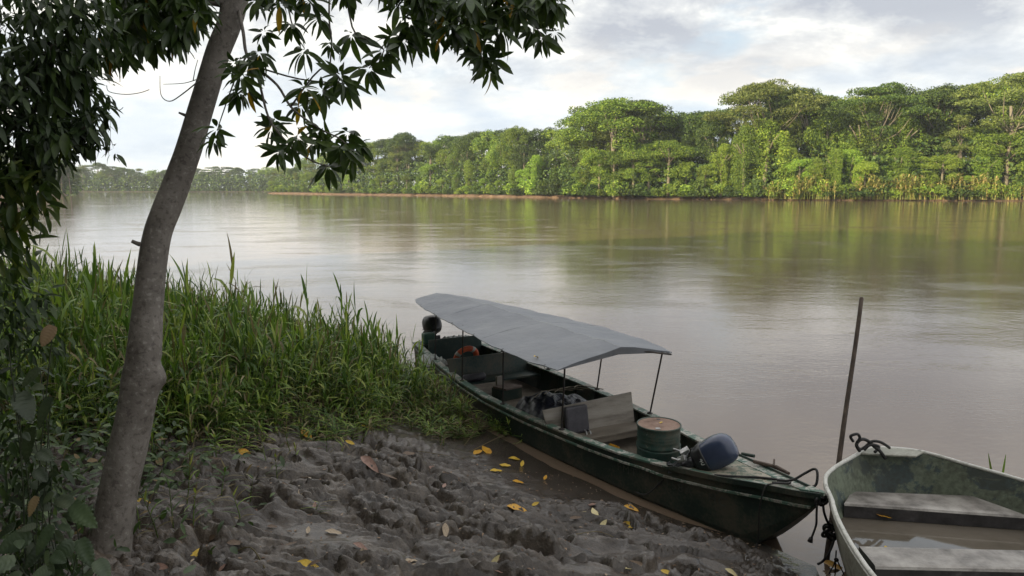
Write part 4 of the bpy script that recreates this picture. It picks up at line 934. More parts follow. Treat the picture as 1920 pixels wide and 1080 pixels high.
rp.tube(smooth_path([kc + Vector((.02, -.02, -.03)), at_d(1545, 960, 7.0), at_d(1550, 975, 7.03)], 5), .013, 6)
k2 = at_d(1556, 998, 7.08); knot(rp, k2, .062, .016, 1, 1.3); knot(rp, k2 + Vector((0, 0, .012)), .045, .015, 3, 1.2)
rp.tube(smooth_path([at_d(1550, 975, 7.03), k2 + Vector((0, 0, .06))], 3), .014, 6)
rp.tube(smooth_path([k2 + Vector((.04, 0, -.04)), at_d(1563, 1015, 7.0), at_d(1555, 1035, 6.95), at_d(1543, 1052, 6.95), at_d(1533, 1058, 6.97)], 5), .013, 6)
o = rp.build('mooring_rope', M_rope, None, True); tag(o, 'knotted black rope tying the green bow to the mooring pole', 'rope')
# the mooring pole
pm = mat('old_pole', [(.3, (.030, .022, .016)), (.55, (.068, .048, .034)), (.75, (.12, .088, .064))], 5, .85, .5, 30, stretch=(3, 3, .5))
pl = MB(); a_, b_ = at_d(1544, 1085, 7.25), at_d(1615, 559, 9.0); a_ = a_ - (b_ - a_).normalized() * .3
pl.tube([a_.lerp(b_, t) + Vector((.006 * math.sin(t * 9), 0, 0)) for t in np.linspace(0, 1, 14)], [.032, .031, .031, .030, .029, .030, .028, .028, .027, .027, .026, .026, .026, .026], 10)
o = pl.build('mooring_pole', pm, None, True); tag(o, 'tall brown wooden pole stuck in the mud between the two boats', 'pole')

# ---------------------------------------------------------------- aluminium skiff
sk = empty('aluminium_skiff', (4.45, 6.2, 0), 'open grey-green aluminium skiff with two thwarts, partly out of frame at right', 'boat')
SO = Vector((4.45, 6.2, 0))
RL = [(3.0, 3.6, .80), (2.95, 4.4, .82), (2.96, 5.0, .84), (2.97, 5.52, .85), (2.985, 5.75, .86), (3.03, 6.09, .87), (3.10, 6.46, .885), (3.165, 6.70, .895), (3.205, 6.82, .90), (3.245, 6.98, .905), (3.30, 7.2, .91), (3.41, 7.43, .92), (3.62, 7.66, .93), (3.88, 7.88, .94), (4.10, 8.06, .95), (4.25, 8.14, .955),
      (4.45, 8.15, .955), (4.80, 8.05, .945), (5.15, 7.72, .91), (5.50, 7.42, .87), (5.78, 7.0, .85), (5.92, 6.4, .84), (5.98, 5.6, .83), (5.98, 4.6, .81), (5.92, 3.6, .80)]
RL = [Vector(p) for p in RL]
RL = smooth_path(RL, 3)
def sring(k, z, off=0, dz=0):
    """ring of the skiff's section at height z, drawn in by k towards the keel"""
    out_ = []
    for p in RL:
        cx, cy = 4.48, 6.0; d = Vector((p.x - cx, p.y - cy, 0)); d.y *= 1
        n_ = d.normalized(); q = Vector((cx + d.x * k, cy + d.y * (k if p.y > 5.5 else 1 - (1 - k) * max(0, (p.y - 3.6) / 1.9)), 0)) + n_ * off
        zz2 = p.z if z is None else z + (.12 if z > .3 else .10) * sstep(7.0, 8.15, p.y) ; q.z = float(zz2) + dz; out_.append(q - SO)
    return out_
P_skin = paint('skiff_green', (.17, .20, .14), (.07, .10, .10), 2.0, .52, .55, dirt=(.04, .04, .028))
P_skout = paint('skiff_cream', (.36, .36, .30), (.20, .20, .17), 4, .60, .55)
P_bare = mat('bare_aluminium', [(.3, (.10, .09, .078)), (.5, (.27, .25, .225)), (.7, (.42, .395, .36))], 4, .45, .25, 40, metal=.35, detail=9, rvar=.12)
so_ = MB(); so_.loft([sring(1.0, None, .012), sring(.955, .60, .012), sring(.90, .28, .012), sring(.85, .05, .012), sring(.5, -.02), sring(.02, -.03)], closed=False, cap=False)
for pr_ in (None,): pass
tr0, tr1 = sring(1.0, None, .012), sring(.85, .05, .012)
so_.add([tr0[0], tr0[-1], tr1[-1], tr1[0]], [(0, 1, 2, 3)]); so_.build('hull', P_skout, sk, True)
si = MB(); si.loft([sring(1.0, None, -.004), sring(.955, .60, -.004), sring(.90, .28, -.004), sring(.85, .07, -.004), sring(.5, .03), sring(.02, .02)], closed=False, cap=False)
tr0, tr1 = sring(1.0, None, -.004), sring(.85, .07, -.004); si.add([tr0[0], tr0[-1], tr1[-1], tr1[0]], [(3, 2, 1, 0)]); si.build('hull_lining', P_skin, sk, True)
rm = MB(); rim = sring(1.0, None, .008, .0); rm.tube(rim, .022, 10); rm.tube([p + Vector((0, 0, -.035)) + Vector((p.x - .03, p.y + .2, 0)).normalized() * .008 for p in rim], .012, 6)
rm.build('rim', mat('rim_worn', [(.3, (.40, .40, .35)), (.55, (.62, .61, .56)), (.7, (.22, .22, .19))], 7, .5, .3, 40, metal=.2), sk, True)
rb = MB(); p0, p1, p2, p3 = Vector((4.02, 8.00, .955)), Vector((4.28, 8.16, .975)), Vector((4.82, 8.06, .955)), Vector((4.62, 7.90, .955))
q = [p - SO for p in (p0, p1, p2, p3)]; rb.add([*q, *[v - Vector((0, 0, .02)) for v in q]], [(0, 3, 2, 1), (4, 5, 6, 7), (0, 1, 5, 4), (1, 2, 6, 5), (2, 3, 7, 6), (3, 0, 4, 7)]); rb.build('bow_plate', P_skout, sk, bevel=.004)
M_grime_shade = mat('grimy_shaded_metal', [(.35, (.022, .02, .02)), (.6, (.06, .055, .055)), (.8, (.16, .15, .145))], 5, .45, .2, 30, detail=8)  # thwart fronts, backs and undersides: shade painted into the colour along with grime
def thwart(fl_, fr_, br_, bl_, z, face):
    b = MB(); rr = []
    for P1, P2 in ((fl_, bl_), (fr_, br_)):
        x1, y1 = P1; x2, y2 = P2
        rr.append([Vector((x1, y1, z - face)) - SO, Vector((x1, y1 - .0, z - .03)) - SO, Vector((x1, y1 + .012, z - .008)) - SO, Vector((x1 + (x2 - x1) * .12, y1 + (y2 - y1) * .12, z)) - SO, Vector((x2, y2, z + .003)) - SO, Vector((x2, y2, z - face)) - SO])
    b.loft(rr); o = b.build('thwart', [P_bare, M_grime_shade], sk); mi = [1 if k % 6 in (0, 4, 5) else 0 for k in range(6)] + [1] * 12; o.data.polygons.foreach_set('material_index', mi[:len(o.data.polygons)]); return o
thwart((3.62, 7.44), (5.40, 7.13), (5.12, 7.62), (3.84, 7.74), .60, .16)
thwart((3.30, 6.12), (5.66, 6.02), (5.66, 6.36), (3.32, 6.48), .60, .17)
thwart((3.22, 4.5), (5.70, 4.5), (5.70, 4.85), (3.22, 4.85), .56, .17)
bw = MB(); wl = sring(.926, .44, -.006); wl = [Vector((p.x, p.y, .435)) for p in wl]; bw.add(wl, [], [])
fan = MB(); cpt = Vector((0, -1.2, .435)); fan.add(wl + [cpt], [], [(i + 1, i, len(wl)) for i in range(len(wl) - 1)] + [(0, len(wl) - 1, len(wl))])
M_bilge = mat('bilge_water', [(.35, (.10, .085, .065)), (.65, (.14, .12, .095))], 1.5, .04, .04, 5, blen=.01); fan.build('bilge_water', M_bilge, sk)
# ropes on the skiff's bow
rp = MB(); kb = Vector((4.10, 8.0, 1.0))
kq = [at_d(1600, 828, 7.95), at_d(1595, 818, 7.95), at_d(1608, 814, 7.95), at_d(1612, 822, 7.95), at_d(1606, 832, 7.97), at_d(1612, 842, 8.0), at_d(1622, 838, 8.0), at_d(1634, 828, 8.0), at_d(1648, 828, 8.0), at_d(1660, 834, 8.0), at_d(1668, 840, 8.02)]
rp.tube(smooth_path(kq, 5), .017, 7)
rp.tube(smooth_path([at_d(1612, 846, 7.96), at_d(1606, 834, 7.96), at_d(1614, 824, 7.98), at_d(1626, 826, 8.0), at_d(1640, 838, 8.0), at_d(1650, 846, 7.95), at_d(1660, 860, 7.95)], 5), .020, 7)
rp.tube(smooth_path([at_d(1620, 844, 7.98), at_d(1632, 834, 7.99), at_d(1648, 838, 8.0), at_d(1640, 848, 7.96)], 5), .017, 7)
o = rp.build('mooring_rope', M_rope, None, True); tag(o, 'thick black rope knotted over the bow of the aluminium skiff', 'rope')

# ---------------------------------------------------------------- leaning tree on the bank
def bark_mat():
    m = bpy.data.materials.new('smooth_bark'); m.use_nodes = True; nt = m.node_tree; nt.nodes.clear(); n, lk = NT(nt)
    o = n('ShaderNodeOutputMaterial'); p = n('ShaderNodeBsdfPrincipled'); lk(p.outputs[0], o.inputs[0]); p.inputs['Roughness'].default_value = .72
    t = n('ShaderNodeTexCoord')
    a = n('ShaderNodeTexNoise', i_Scale=3.0, i_Detail=8.0, i_Roughness=.65); lk(t.outputs['Object'], a.inputs['Vector'])
    v = n('ShaderNodeTexNoise', i_Scale=26.0, i_Detail=4.0, i_Roughness=.6); lk(t.outputs['Object'], v.inputs['Vector'])
    r = ramp(n, [(.3, (.092, .078, .064)), (.5, (.155, .136, .116)), (.7, (.24, .215, .188))]); lk(a.outputs[0], r.inputs[0])
    sp = ramp(n, [(.58, (0, 0, 0)), (.68, (.5, .5, .5))]); lk(v.outputs[0], sp.inputs[0])
    mx = n('ShaderNodeMixRGB'); lk(sp.outputs[0], mx.inputs[0]); lk(r.outputs[0], mx.inputs[1]); mx.inputs[2].default_value = (.34, .32, .28, 1)
    dk = ramp(n, [(.36, (.45, .42, .40)), (.45, (1, 1, 1))]); lk(v.outputs[0], dk.inputs[0]); mu = n('ShaderNodeMixRGB', blend_type='MULTIPLY'); mu.inputs[0].default_value = .7
    lk(mx.outputs[0], mu.inputs[1]); lk(dk.outputs[0], mu.inputs[2]); lk(mu.outputs[0], p.inputs['Base Color'])
    mp = n('ShaderNodeMapping'); mp.inputs['Scale'].default_value = (1, 1, 9); lk(t.outputs['Object'], mp.inputs[0]); h = n('ShaderNodeTexNoise', i_Scale=4.0, i_Detail=6.0); lk(mp.outputs[0], h.inputs['Vector'])
    b = n('ShaderNodeBump', i_Strength=.22, i_Distance=.012); lk(h.outputs[0], b.inputs['Height']); b2 = n('ShaderNodeBump', i_Strength=.5, i_Distance=.008); lk(v.outputs[0], b2.inputs['Height']); lk(b.outputs[0], b2.inputs['Normal']); lk(b2.outputs[0], p.inputs['Normal'])
    return m
M_bark = bark_mat()
TP = [(186, 1090, 4.9, 92), (200, 1050, 4.9, 86), (212, 990, 4.92, 84), (222, 920, 4.95, 80), (240, 841, 5.0, 79), (256, 765, 5.04, 77), (264, 712, 5.08, 80), (270, 665, 5.1, 72), (276, 590, 5.2, 64), (284, 508, 5.3, 60), (295, 440, 5.38, 59), (312, 392, 5.42, 60), (328, 352, 5.47, 58), (349, 295, 5.52, 54), (366, 240, 5.6, 52), (384, 180, 5.68, 50), (408, 100, 5.78, 48), (430, 45, 5.85, 48), (440, 0, 5.92, 52), (452, -60, 6.0, 46), (475, -170, 6.2, 40), (490, -300, 6.4, 34)]
tc0 = at_d(200, 1050, 4.9); tree = empty('riverside_tree', tc0, 'smooth barked leaning tree with drooping rosettes of long leaves over the landing', 'tree')
TPs = [(at_d(a, b, d) - tc0, w * d / F / 2 * .86) for a, b, d, w in TP]
path = smooth_path([p for p, _ in TPs], 5); rad = np.interp(np.linspace(0, 1, len(path)), np.linspace(0, 1, len(TPs)), [r for _, r in TPs])
K = 26; tbm = MB(); rings = []
for i, p in enumerate(path):
    t = (path[min(i + 1, len(path) - 1)] - path[max(i - 1, 0)]).normalized(); a = Vector((1, 0, 0)); a = (a - t * a.dot(t)).normalized(); b = t.cross(a)
    ring = []
    for j in range(K):
        th = 2 * math.pi * j / K; d = a * math.cos(th) + b * math.sin(th)
        r = rad[i] * (1 + .05 * float(perlin(np.array([j * .45]), np.array([p.z * 2.2]), 91)[0]) + .03 * math.sin(th * 2 + p.z * 1.5))
        kz = (p - (at_d(300, 702, 5.06) - tc0)); r += .045 * math.exp(-((p.z - (at_d(300, 706, 5.06) - tc0).z) / .075) ** 2) * max(0, math.cos(th)) ** 4
        r -= .012 * math.exp(-((p.z - (at_d(300, 680, 5.06) - tc0).z) / .02) ** 2) * (.3 + max(0, math.cos(th)))
        fl_ = max(0, 1 - (p.z + .10) / .42); r *= 1 + fl_ ** 2 * (.30 + .35 * max(0, math.cos(th * 3 + .8)) + .25 * max(0, math.cos(th * 5)))
        ring.append(tuple(p + d * r))
    rings.append(ring)
tbm.loft(rings); trunk = tbm.build('trunk', M_bark, tree, True)
def br(pts, r0, r1, name='branch', k=7, par=tree):
    P_ = smooth_path([at_d(a, b, d) - tc0 for a, b, d in pts], 4); m = MB(); m.tube(P_, list(np.linspace(r0, r1, len(P_))), k); return m.build(name, M_bark, par, True), P_
BR = [br([(436, 10, 5.88), (400, 0, 5.8), (340, 0, 5.6), (280, -8, 5.4), (200, -30, 5.2)], .05, .03)[1],
      br([(445, -120, 6.0), (560, -90, 5.7), (760, -70, 5.4), (1000, -60, 5.2), (1200, -40, 5.1)], .06, .025)[1],
      br([(448, 20, 5.85), (456, 60, 5.6), (462, 100, 5.5), (480, 125, 5.4), (520, 160, 5.3), (545, 200, 5.2), (575, 225, 5.15), (604, 244, 5.1), (640, 262, 5.05), (662, 288, 5.0)], .014, .004)[1],
      br([(478, 123, 5.4), (490, 170, 5.35), (500, 210, 5.3), (513, 237, 5.25), (542, 270, 5.2), (582, 300, 5.15), (615, 312, 5.1)], .010, .005)[1]]
for b_ in ([(620, -85, 5.6), (617, 30, 5.4), (622, 80, 5.35), (620, 125, 5.3), (637, 150, 5.2), (604, 171, 5.2)], [(640, -85, 5.6), (660, 50, 5.3), (692, 75, 5.2), (720, 95, 5.1), (692, 128, 5.1)], [(800, -70, 5.4), (790, 20, 5.3), (783, 60, 5.3), (754, 75, 5.2)],
           [(900, -65, 5.3), (895, 0, 5.2), (897, 60, 5.15), (903, 106, 5.1), (918, 131, 5.1)], [(1000, -60, 5.2), (990, 10, 5.1), (1000, 40, 5.1), (1016, 69, 5.1)], [(520, -100, 5.8), (546, 40, 5.6), (571, 91, 5.5)], [(700, -80, 5.5), (746, 0, 5.4)], [(462, 105, 5.5), (440, 150, 5.5), (410, 235, 5.5)],
           [(545, 200, 5.2), (600, 130, 5.1), (637, 139, 5.1)], [(480, 125, 5.4), (560, 148, 5.3), (648, 157, 5.2)]): br(b_, .008, .004, 'twig', 5)
br([(375, 150, 5.62), (340, 178, 5.55), (318, 190, 5.5), (302, 178, 5.5), (300, 142, 5.5)], .006, .002, 'twig', 5)
br([(372, 148, 5.62), (345, 156, 5.55), (306, 158, 5.5)], .004, .002, 'twig', 5); br([(362, 152, 5.6), (366, 130, 5.6), (371, 112, 5.6)], .004, .002, 'twig', 5)
br([(262, 458, 5.28), (256, 456, 5.26), (247, 452, 5.25)], .018, .013, 'branch_stub', 7); br([(352, 218, 5.6), (342, 214, 5.58), (335, 211, 5.57)], .014, .007, 'branch_stub', 7)

def leaf_tpl(L_=1.0, w=.26, curl=.35, fold=.25, n_=6, wav=0.0):
    """lanceolate leaf along +x, midrib folded, tip drooping"""
    V = []; 
    for i in range(n_ + 1):
        t = i / n_; ww = w * (math.sin(math.pi * t ** .85) ** .75 if 0 < t < 1 else .02); z = -curl * t * t * L_ * .5
        V += [(t * L_, -ww / 2, z + fold * ww / 2 + wav * math.sin(t * 14) * .02), (t * L_, 0, z), (t * L_, ww / 2, z + fold * ww / 2 - wav * math.sin(t * 12) * .02)]
    Q = []
    for i in range(n_):
        for j in range(2): Q.append((3 * i + j, 3 * i + j + 1, 3 * i + j + 4, 3 * i + j + 3))
    return np.array(V), np.array(Q)
TPL = [leaf_tpl(1, .27, .5, .3), leaf_tpl(1, .24, .8, .4), leaf_tpl(1, .30, .2, .2), leaf_tpl(1, .25, .35, .5, wav=1)]
def basis(d, upish):
    """columns: x along the leaf, z roughly up"""
    x = d / (np.linalg.norm(d) + 1e-9); z = upish - x * np.dot(upish, x); z /= np.linalg.norm(z) + 1e-9; return np.stack([x, np.cross(z, x), z], 1)
class Leaves:
    def __init__(s): s.V = []; s.Q = []; s.m = []; s.n = 0
    def add(s, tpl, pos, d, L_, upish=(0, 0, 1), mi=0, wk=1.0):
        V, Q = tpl; Bm = basis(np.array(d, float), np.array(upish, float) + rng.normal(0, .25, 3)); sc = np.array([L_, L_ * wk, L_])
        s.V.append((V * sc) @ Bm.T + np.array(pos)); s.Q.append(Q + s.n); s.n += len(V); s.m += [mi] * len(Q)
    def build(s, name, mats, parent=None, loc=(0, 0, 0)):
        return link(name, np_mesh(name, np.concatenate(s.V), np.concatenate(s.Q), True, s.m), mats, parent, loc)
M_lv = leaf_mat('tree_leaf', [(0, (.026, .048, .015)), (.5, (.050, .085, .024)), (1, (.085, .130, .038))], .38, .22, .5, nsc=18)
M_lvy = leaf_mat('yellowing_leaf', [(0, (.30, .16, .02)), (1, (.42, .26, .03))], .5, .3, .3)
lv = Leaves(); rs = random.Random(11)
def rosette(pos, L_=.155, n_=9, axis=None, droop=.55, yel=.02, mi=0):
    pos = np.array(pos); ax = np.array(axis if axis is not None else (rs.uniform(-.4, .4), rs.uniform(-.5, .2), -.5 + rs.uniform(-.3, .5)), float); ax /= np.linalg.norm(ax)
    e1 = np.cross(ax, [0, 1, .2]); e1 /= np.linalg.norm(e1); e2 = np.cross(ax, e1)
    for k in range(n_):
        a = 2 * math.pi * (k + rs.uniform(-.3, .3)) / n_; op = rs.uniform(.7, 1.35)
        d = ax * math.cos(op) + (e1 * math.cos(a) + e2 * math.sin(a)) * math.sin(op); d[2] -= droop * rs.uniform(.2, 1)
        d /= np.linalg.norm(d); st_ = pos + d * .02
        lv.add(TPL[rs.randrange(4)], st_, d, L_ * rs.uniform(.75, 1.15), (0, -.3, 1) if rs.random() < .5 else (0, -1, .2), 1 if rs.random() < yel else mi, rs.uniform(.85, 1.15))
ROS = [(571, 95, 1), (659, 64, 1.1), (546, 44, .85), (599, 33, 1), (524, 7, .9), (582, 0, 1), (487, 98, 1), (469, 117, 1), (466, 164, 1), (447, 171, .9), (692, 128, 1), (721, 95, 1), (754, 73, 1), (783, 62, 1), (812, 69, 1), (746, 7, 1), (794, 11, 1), (837, 18, 1), (870, 29, 1),
       (896, 69, 1), (903, 106, 1), (918, 131, .9), (940, 55, 1), (929, 15, 1), (972, 15, 1), (998, 22, 1), (1016, 69, 1), (1027, 3, .9), (648, 157, 1.1), (604, 171, 1), (571, 164, .9), (564, 197, .9), (513, 222, .9), (509, 240, .9), (542, 270, 1), (524, 282, .9), (604, 244, 1), (652, 248, .9), (626, 262, 1), (662, 290, 1.1), (615, 310, 1.1), (582, 270, .8),
       (407, 241, .9), (440, 118, .9), (400, 262, .7), (452, 140, 1), (637, 139, .9), (480, 0, .8), (620, 80, .6), (860, 60, .9), (845, 45, 1), (880, 48, 1), (955, 30, 1), (915, 40, 1), (770, 40, 1), (820, 40, 1), (735, 70, .9), (640, 275, .9), (675, 270, .8), (595, 185, .8), (1040, 60, .5), (890, 90, .9), (925, 110, .9), (908, 80, 1), (1000, 55, .9), (600, 262, .8), (556, 255, .7), (495, 60, .7)]
for px, py, sc in ROS:
    d = 5.25 + rs.uniform(-.35, .35); rosette(at_d(px, py, d) - tc0, .165 * sc, rs.randint(9, 12), axis=(rs.uniform(-.35, .35), -.75 + rs.uniform(-.3, .3), -.45 + rs.uniform(-.3, .3)), droop=rs.uniform(.1, .55), yel=.03)
for k in range(70):
    px = rs.choice([rs.uniform(480, 1050), rs.uniform(760, 1040)]); rosette(at_d(px, rs.uniform(-75, 5) + (18 if px > 780 else -10), rs.uniform(4.9, 5.7)) - tc0, .16, 9, yel=.02)
# foliage of the limb that reaches left
for k in range(120):
    px = rs.uniform(170, 395); lim = np.interp(px, [170, 240, 300, 350, 395], [85, 80, 72, 55, 25]); rosette(at_d(px, rs.uniform(-80, lim), rs.uniform(4.9, 5.7)) - tc0, .15, 8, droop=.8)
for px, py in ((150, 85), (190, 105), (215, 70), (235, 95), (262, 75), (290, 75), (318, 55), (345, 45), (360, 30), (330, 72), (205, 92), (240, 60)): rosette(at_d(px, py, 5.0) - tc0, .165, 8, droop=1.1)
# crown above the frame
for k in range(260):
    a = rs.uniform(0, 6.28); q = rs.uniform(.3, 3.2); rosette(Vector((1.4 + q * math.cos(a), 1.2 + q * math.sin(a) * .9, rs.uniform(5.6, 7.6) + (1.0 if q < 1.5 else 0))) , .17, 8)
lv.build('crown', [M_lv, M_lvy], tree)

# ---------------------------------------------------------------- dark shrub closing the left side
M_lv2 = leaf_mat('shrub_leaf', [(0, (.026, .048, .016)), (.6, (.052, .086, .027)), (1, (.095, .140, .040))], .45, .2, .45, nsc=14)
M_lv3 = leaf_mat('yellow_green_leaf', [(0, (.045, .075, .015)), (.6, (.085, .130, .025)), (1, (.150, .170, .035))], .45, .35, .4, nsc=14)
sh = empty('tangled_shrub', (-4.2, 4.6, 1.4), 'dark tangled shrub full of creepers closing the left side', 'shrub'); s0 = Vector((-4.2, 4.6, 1.4))
lv = Leaves()
def blob(cx, cy, rpx, d, n_, L_, mi=0, flat=.8, tp=None):
    c = at_d(cx, cy, d) - s0; r = rpx * d / F
    for k in range(n_):
        v = rng.normal(0, 1, 3); v /= np.linalg.norm(v); v = v * r * rng.uniform(.35, 1.05); v[1] *= 1.1; p = np.array(c) + v
        dd = np.array([rng.normal(0, .6), rng.normal(0, .6), -.7 + rng.normal(0, .45)]) + v / r * .5
        lv.add((tp or TPL)[rng.integers(0, 4)], p, dd, L_ * rng.uniform(.45, 1.15), (0, -.4, 1), mi, rng.uniform(.8, 1.35))
for cx, cy, rp_, n_ in [(20, 40, 130, 330), (110, 50, 85, 230), (-60, 150, 150, 300), (60, 150, 95, 260), (140, 20, 70, 130), (150, 175, 52, 110), (100, 215, 70, 170), (20, 250, 95, 260), (170, 235, 34, 50), (95, 265, 45, 90), (140, 262, 32, 40), (30, 330, 55, 110), (-60, 330, 110, 220), (-60, 460, 110, 200), (185, 205, 22, 22), (-120, 20, 180, 300), (120, 120, 60, 120), (60, 300, 40, 60)]:
    blob(cx, cy, rp_, rng.uniform(4.0, 4.5), int(n_ * 1.12), .115)
blob(205, 205, 16, 4.3, 12, .08); blob(165, 262, 22, 4.2, 14, .13); blob(212, 280, 14, 4.3, 7, .09)
for cx, cy, rp_, n_ in [(25, 335, 60, 55), (70, 345, 30, 24), (20, 420, 45, 40), (75, 395, 38, 14), (15, 480, 45, 30), (60, 370, 30, 16), (112, 265, 24, 14)]: blob(cx, cy, rp_, 3.95, n_, .15, 1)
for cx, cy, rp_, n_ in [(-30, 560, 90, 160), (20, 620, 60, 90), (-20, 700, 80, 110), (40, 560, 50, 60), (30, 800, 60, 70), (20, 900, 70, 80), (10, 1000, 80, 90), (90, 640, 35, 36), (60, 1030, 60, 110), (130, 1065, 50, 90), (20, 940, 70, 90), (95, 900, 40, 60), (40, 860, 50, 60), (170, 1075, 25, 40)]: blob(cx, cy, rp_, 3.75, n_, .09)
lv.build('crown', [M_lv2, M_lv3], sh)
stm = MB(); stm.tube(smooth_path([Vector((0, 0, -.3)), Vector((.2, .1, 1.2)), Vector((.1, .0, 2.4)), Vector((.5, -.1, 4.2))], 4), [.07] * 12 + [.03], 8)
for e in ((120, 60), (60, 200), (170, 230), (-40, 300), (40, 400), (150, 120)):
    p_ = at_d(e[0], e[1], 4.2) - s0; stm.tube(smooth_path([Vector((.1, 0, min(2.6, max(.8, p_.z - .6)))), p_ * .6 + Vector((.05, 0, .9)), p_], 4), [.02] * 8 + [.006], 5)
stm.build('trunk', M_bark, sh, True)
# hanging tendrils
tn = MB(); tn.tube(smooth_path([at_d(200, 160, 4.3), at_d(205, 172, 4.3), at_d(235, 177, 4.3), at_d(262, 174, 4.3), at_d(280, 168, 4.3)], 4), .0022, 4); tn.tube(smooth_path([at_d(215, 205, 4.3), at_d(225, 206, 4.3), at_d(231, 201, 4.3)], 4), .002, 4); tn.tube([at_d(207, 215, 4.3), at_d(207, 272, 4.3)], .0012, 4)
o = tn.build('tendril', M_bark, sh, True); o.data.transform(Matrix.Translation(-s0))
# large holed leaves low on the left
def bigleaf(n_=26, w=.62, lobes=0.0, curl=.3):
    V = []; n_ = 26; cols = [-.5, -.36, -.2, 0, .2, .36, .5]
    for i in range(n_ + 1):
        t = i / n_; ww = w * (math.sin(math.pi * min(1, t * .93 + .07) ** .7) ** .7 if t < 1 else .03) * (1 + (.04 + lobes) * math.sin(t * 60)); z = -curl * t * t * .5
        for c_ in cols: V.append((t + abs(c_) * .16 * ww, c_ * ww, z + .16 * abs(c_) * ww + .022 * math.cos((t - abs(c_) * .35) * 48) * min(1, abs(c_) * 4) - .30 * max(0, abs(c_) - .3) * ww))
    Q = [(7 * i + j, 7 * i + j + 1, 7 * i + j + 8, 7 * i + j + 7) for i in range(n_) for j in range(6)]
    return np.array(V), np.array(Q)
BL_ = [bigleaf(), bigleaf(12, .55, .05), bigleaf(10, .7, .0, .6), bigleaf(12, .5, .08, .5)]
M_big = leaf_mat('broad_leaf', [(0, (.035, .052, .032)), (.5, (.055, .080, .046)), (1, (.095, .125, .075))], .42, .2, .5, nsc=7)
M_stem = mat('green_stem', [(.3, (.02, .03, .015)), (.7, (.05, .06, .03))], 9, .6)
M_bigd = leaf_mat('dying_leaf', [(0, (.16, .11, .06)), (1, (.26, .19, .11))], .7, .2, .2)
for (gx, gy), lab, spec in (((40, 960), 'broad leaved plant with large holed leaves at the left edge', [(35, 735, .30, 5.5, 0), (95, 745, .25, 4.4, 0), (60, 800, .30, 4.7, 0), (20, 690, .22, 3.4, 0), (75, 690, .2, 4.0, 0), (15, 640, .2, 3.6, 0), (100, 610, .18, 4.4, 1)]),
                           ((110, 1060), 'low plant with serrated veined leaves at the foot of the leaning tree', [(135, 945, .30, 5.9, 0), (100, 985, .26, 4.2, 0), (150, 1010, .26, 5.4, 0), (60, 1000, .28, 3.4, 0), (180, 1050, .2, 5.8, 0), (70, 930, .17, 4.4, 1), (30, 1050, .3, 3.0, 0), (105, 1045, .24, 5.0, 0)])):
    g0 = at_d(gx, gy, 3.6); g0.z = gz(g0.x, g0.y); pt_ = empty('broadleaf_plant', g0, lab, 'plant')
    lv = Leaves(); stm = MB()
    for px, py, L_, ang, mi in spec:
        p_ = at_d(px, py, 3.55 + rs.uniform(-.15, .15)) - g0; d = np.array([math.cos(ang) * .8, -.45, math.sin(ang) * .5 - .2]); lv.add(BL_[rs.randrange(4)], p_, d, L_ * .62, (.1, -.55, .8), mi)
        stm.tube(smooth_path([Vector((rs.uniform(-.1, .1), 0, -.05)), Vector(p_) * .5 + Vector((rs.uniform(-.08, .08), .04, .02)), Vector(p_)], 4), .003, 5)
        for k_ in range(4):
            f_ = rs.uniform(.3, .9); lv.add(BL_[rs.randrange(4)], Vector(p_) * f_ + Vector((rs.uniform(-.12, .12), rs.uniform(-.1, .1), rs.uniform(-.05, .08))), np.array([rs.uniform(-1, 1), -.4, rs.uniform(-.6, .2)]), L_ * rs.uniform(.25, .5), (.1, -.5, .8), 0)
    lv.build('leaves', [M_big, M_bigd], pt_); stm.build('stem', M_stem, pt_)

# ---------------------------------------------------------------- reeds and grass along the bank
def reed_tpl(seed, hfrac=1.0, dry=0.0):
    rd_ = random.Random(seed); V = []; Q = []; m = []; n0 = 0
    bx, by = rd_.uniform(-.12, .12), rd_.uniform(-.12, .12); P_ = [(0, 0, 0), (bx * .2, by * .2, .35), (bx * .6, by * .6, .7), (bx, by, 1.0)]
    for i in range(3):
        for j in range(3):
            pass
    rr = []
    for i, p in enumerate(P_):
        w = [.011, .009, .006, .003][i]; rr.append([(p[0] + w * math.cos(2.09 * j), p[1] + w * math.sin(2.09 * j), p[2]) for j in range(3)])
    V += [v for r in rr for v in r]
    for i in range(3):
        for j in range(3): Q.append((3 * i + j, 3 * i + (j + 1) % 3, 3 * i + 3 + (j + 1) % 3, 3 * i + 3 + j)); m.append(0)
    n0 = len(V); az = rd_.uniform(0, 6.28)
    nl = rd_.randint(9, 12)
    for k in range(nl):
        f = .10 + .90 * k / (nl - 1); az += math.pi + rd_.uniform(-.8, .8); i = min(2, int(f * 3)); t_ = f * 3 - i if f < 1 else 1
        p = [P_[i][c] + (P_[min(i + 1, 3)][c] - P_[i][c]) * min(1, t_) for c in range(3)]
        L_ = rd_.uniform(.28, .48) * (1.0 if f < .85 else .75); el = rd_.uniform(.75, 1.2) if f < .85 else rd_.uniform(1.15, 1.5); dr_ = rd_.uniform(.9, 2.4) if f < .85 else rd_.uniform(.1, .8)
        v, q = ribbon(p, az, L_, rd_.uniform(.022, .040), el, dr_, 4, rd_.uniform(-.6, .6)); V += [tuple(x) for x in v]; Q += [tuple(a + n0 for a in c) for c in q]; m += [1 if (rd_.random() < dry or f < .22) else 0] * len(q); n0 = len(V)
    return np.array(V, float), np.array(Q), np.array(m)
RT = [reed_tpl(s, 1, .13) for s in range(14)]; RTD = [reed_tpl(s + 50, 1, .45) for s in range(8)]
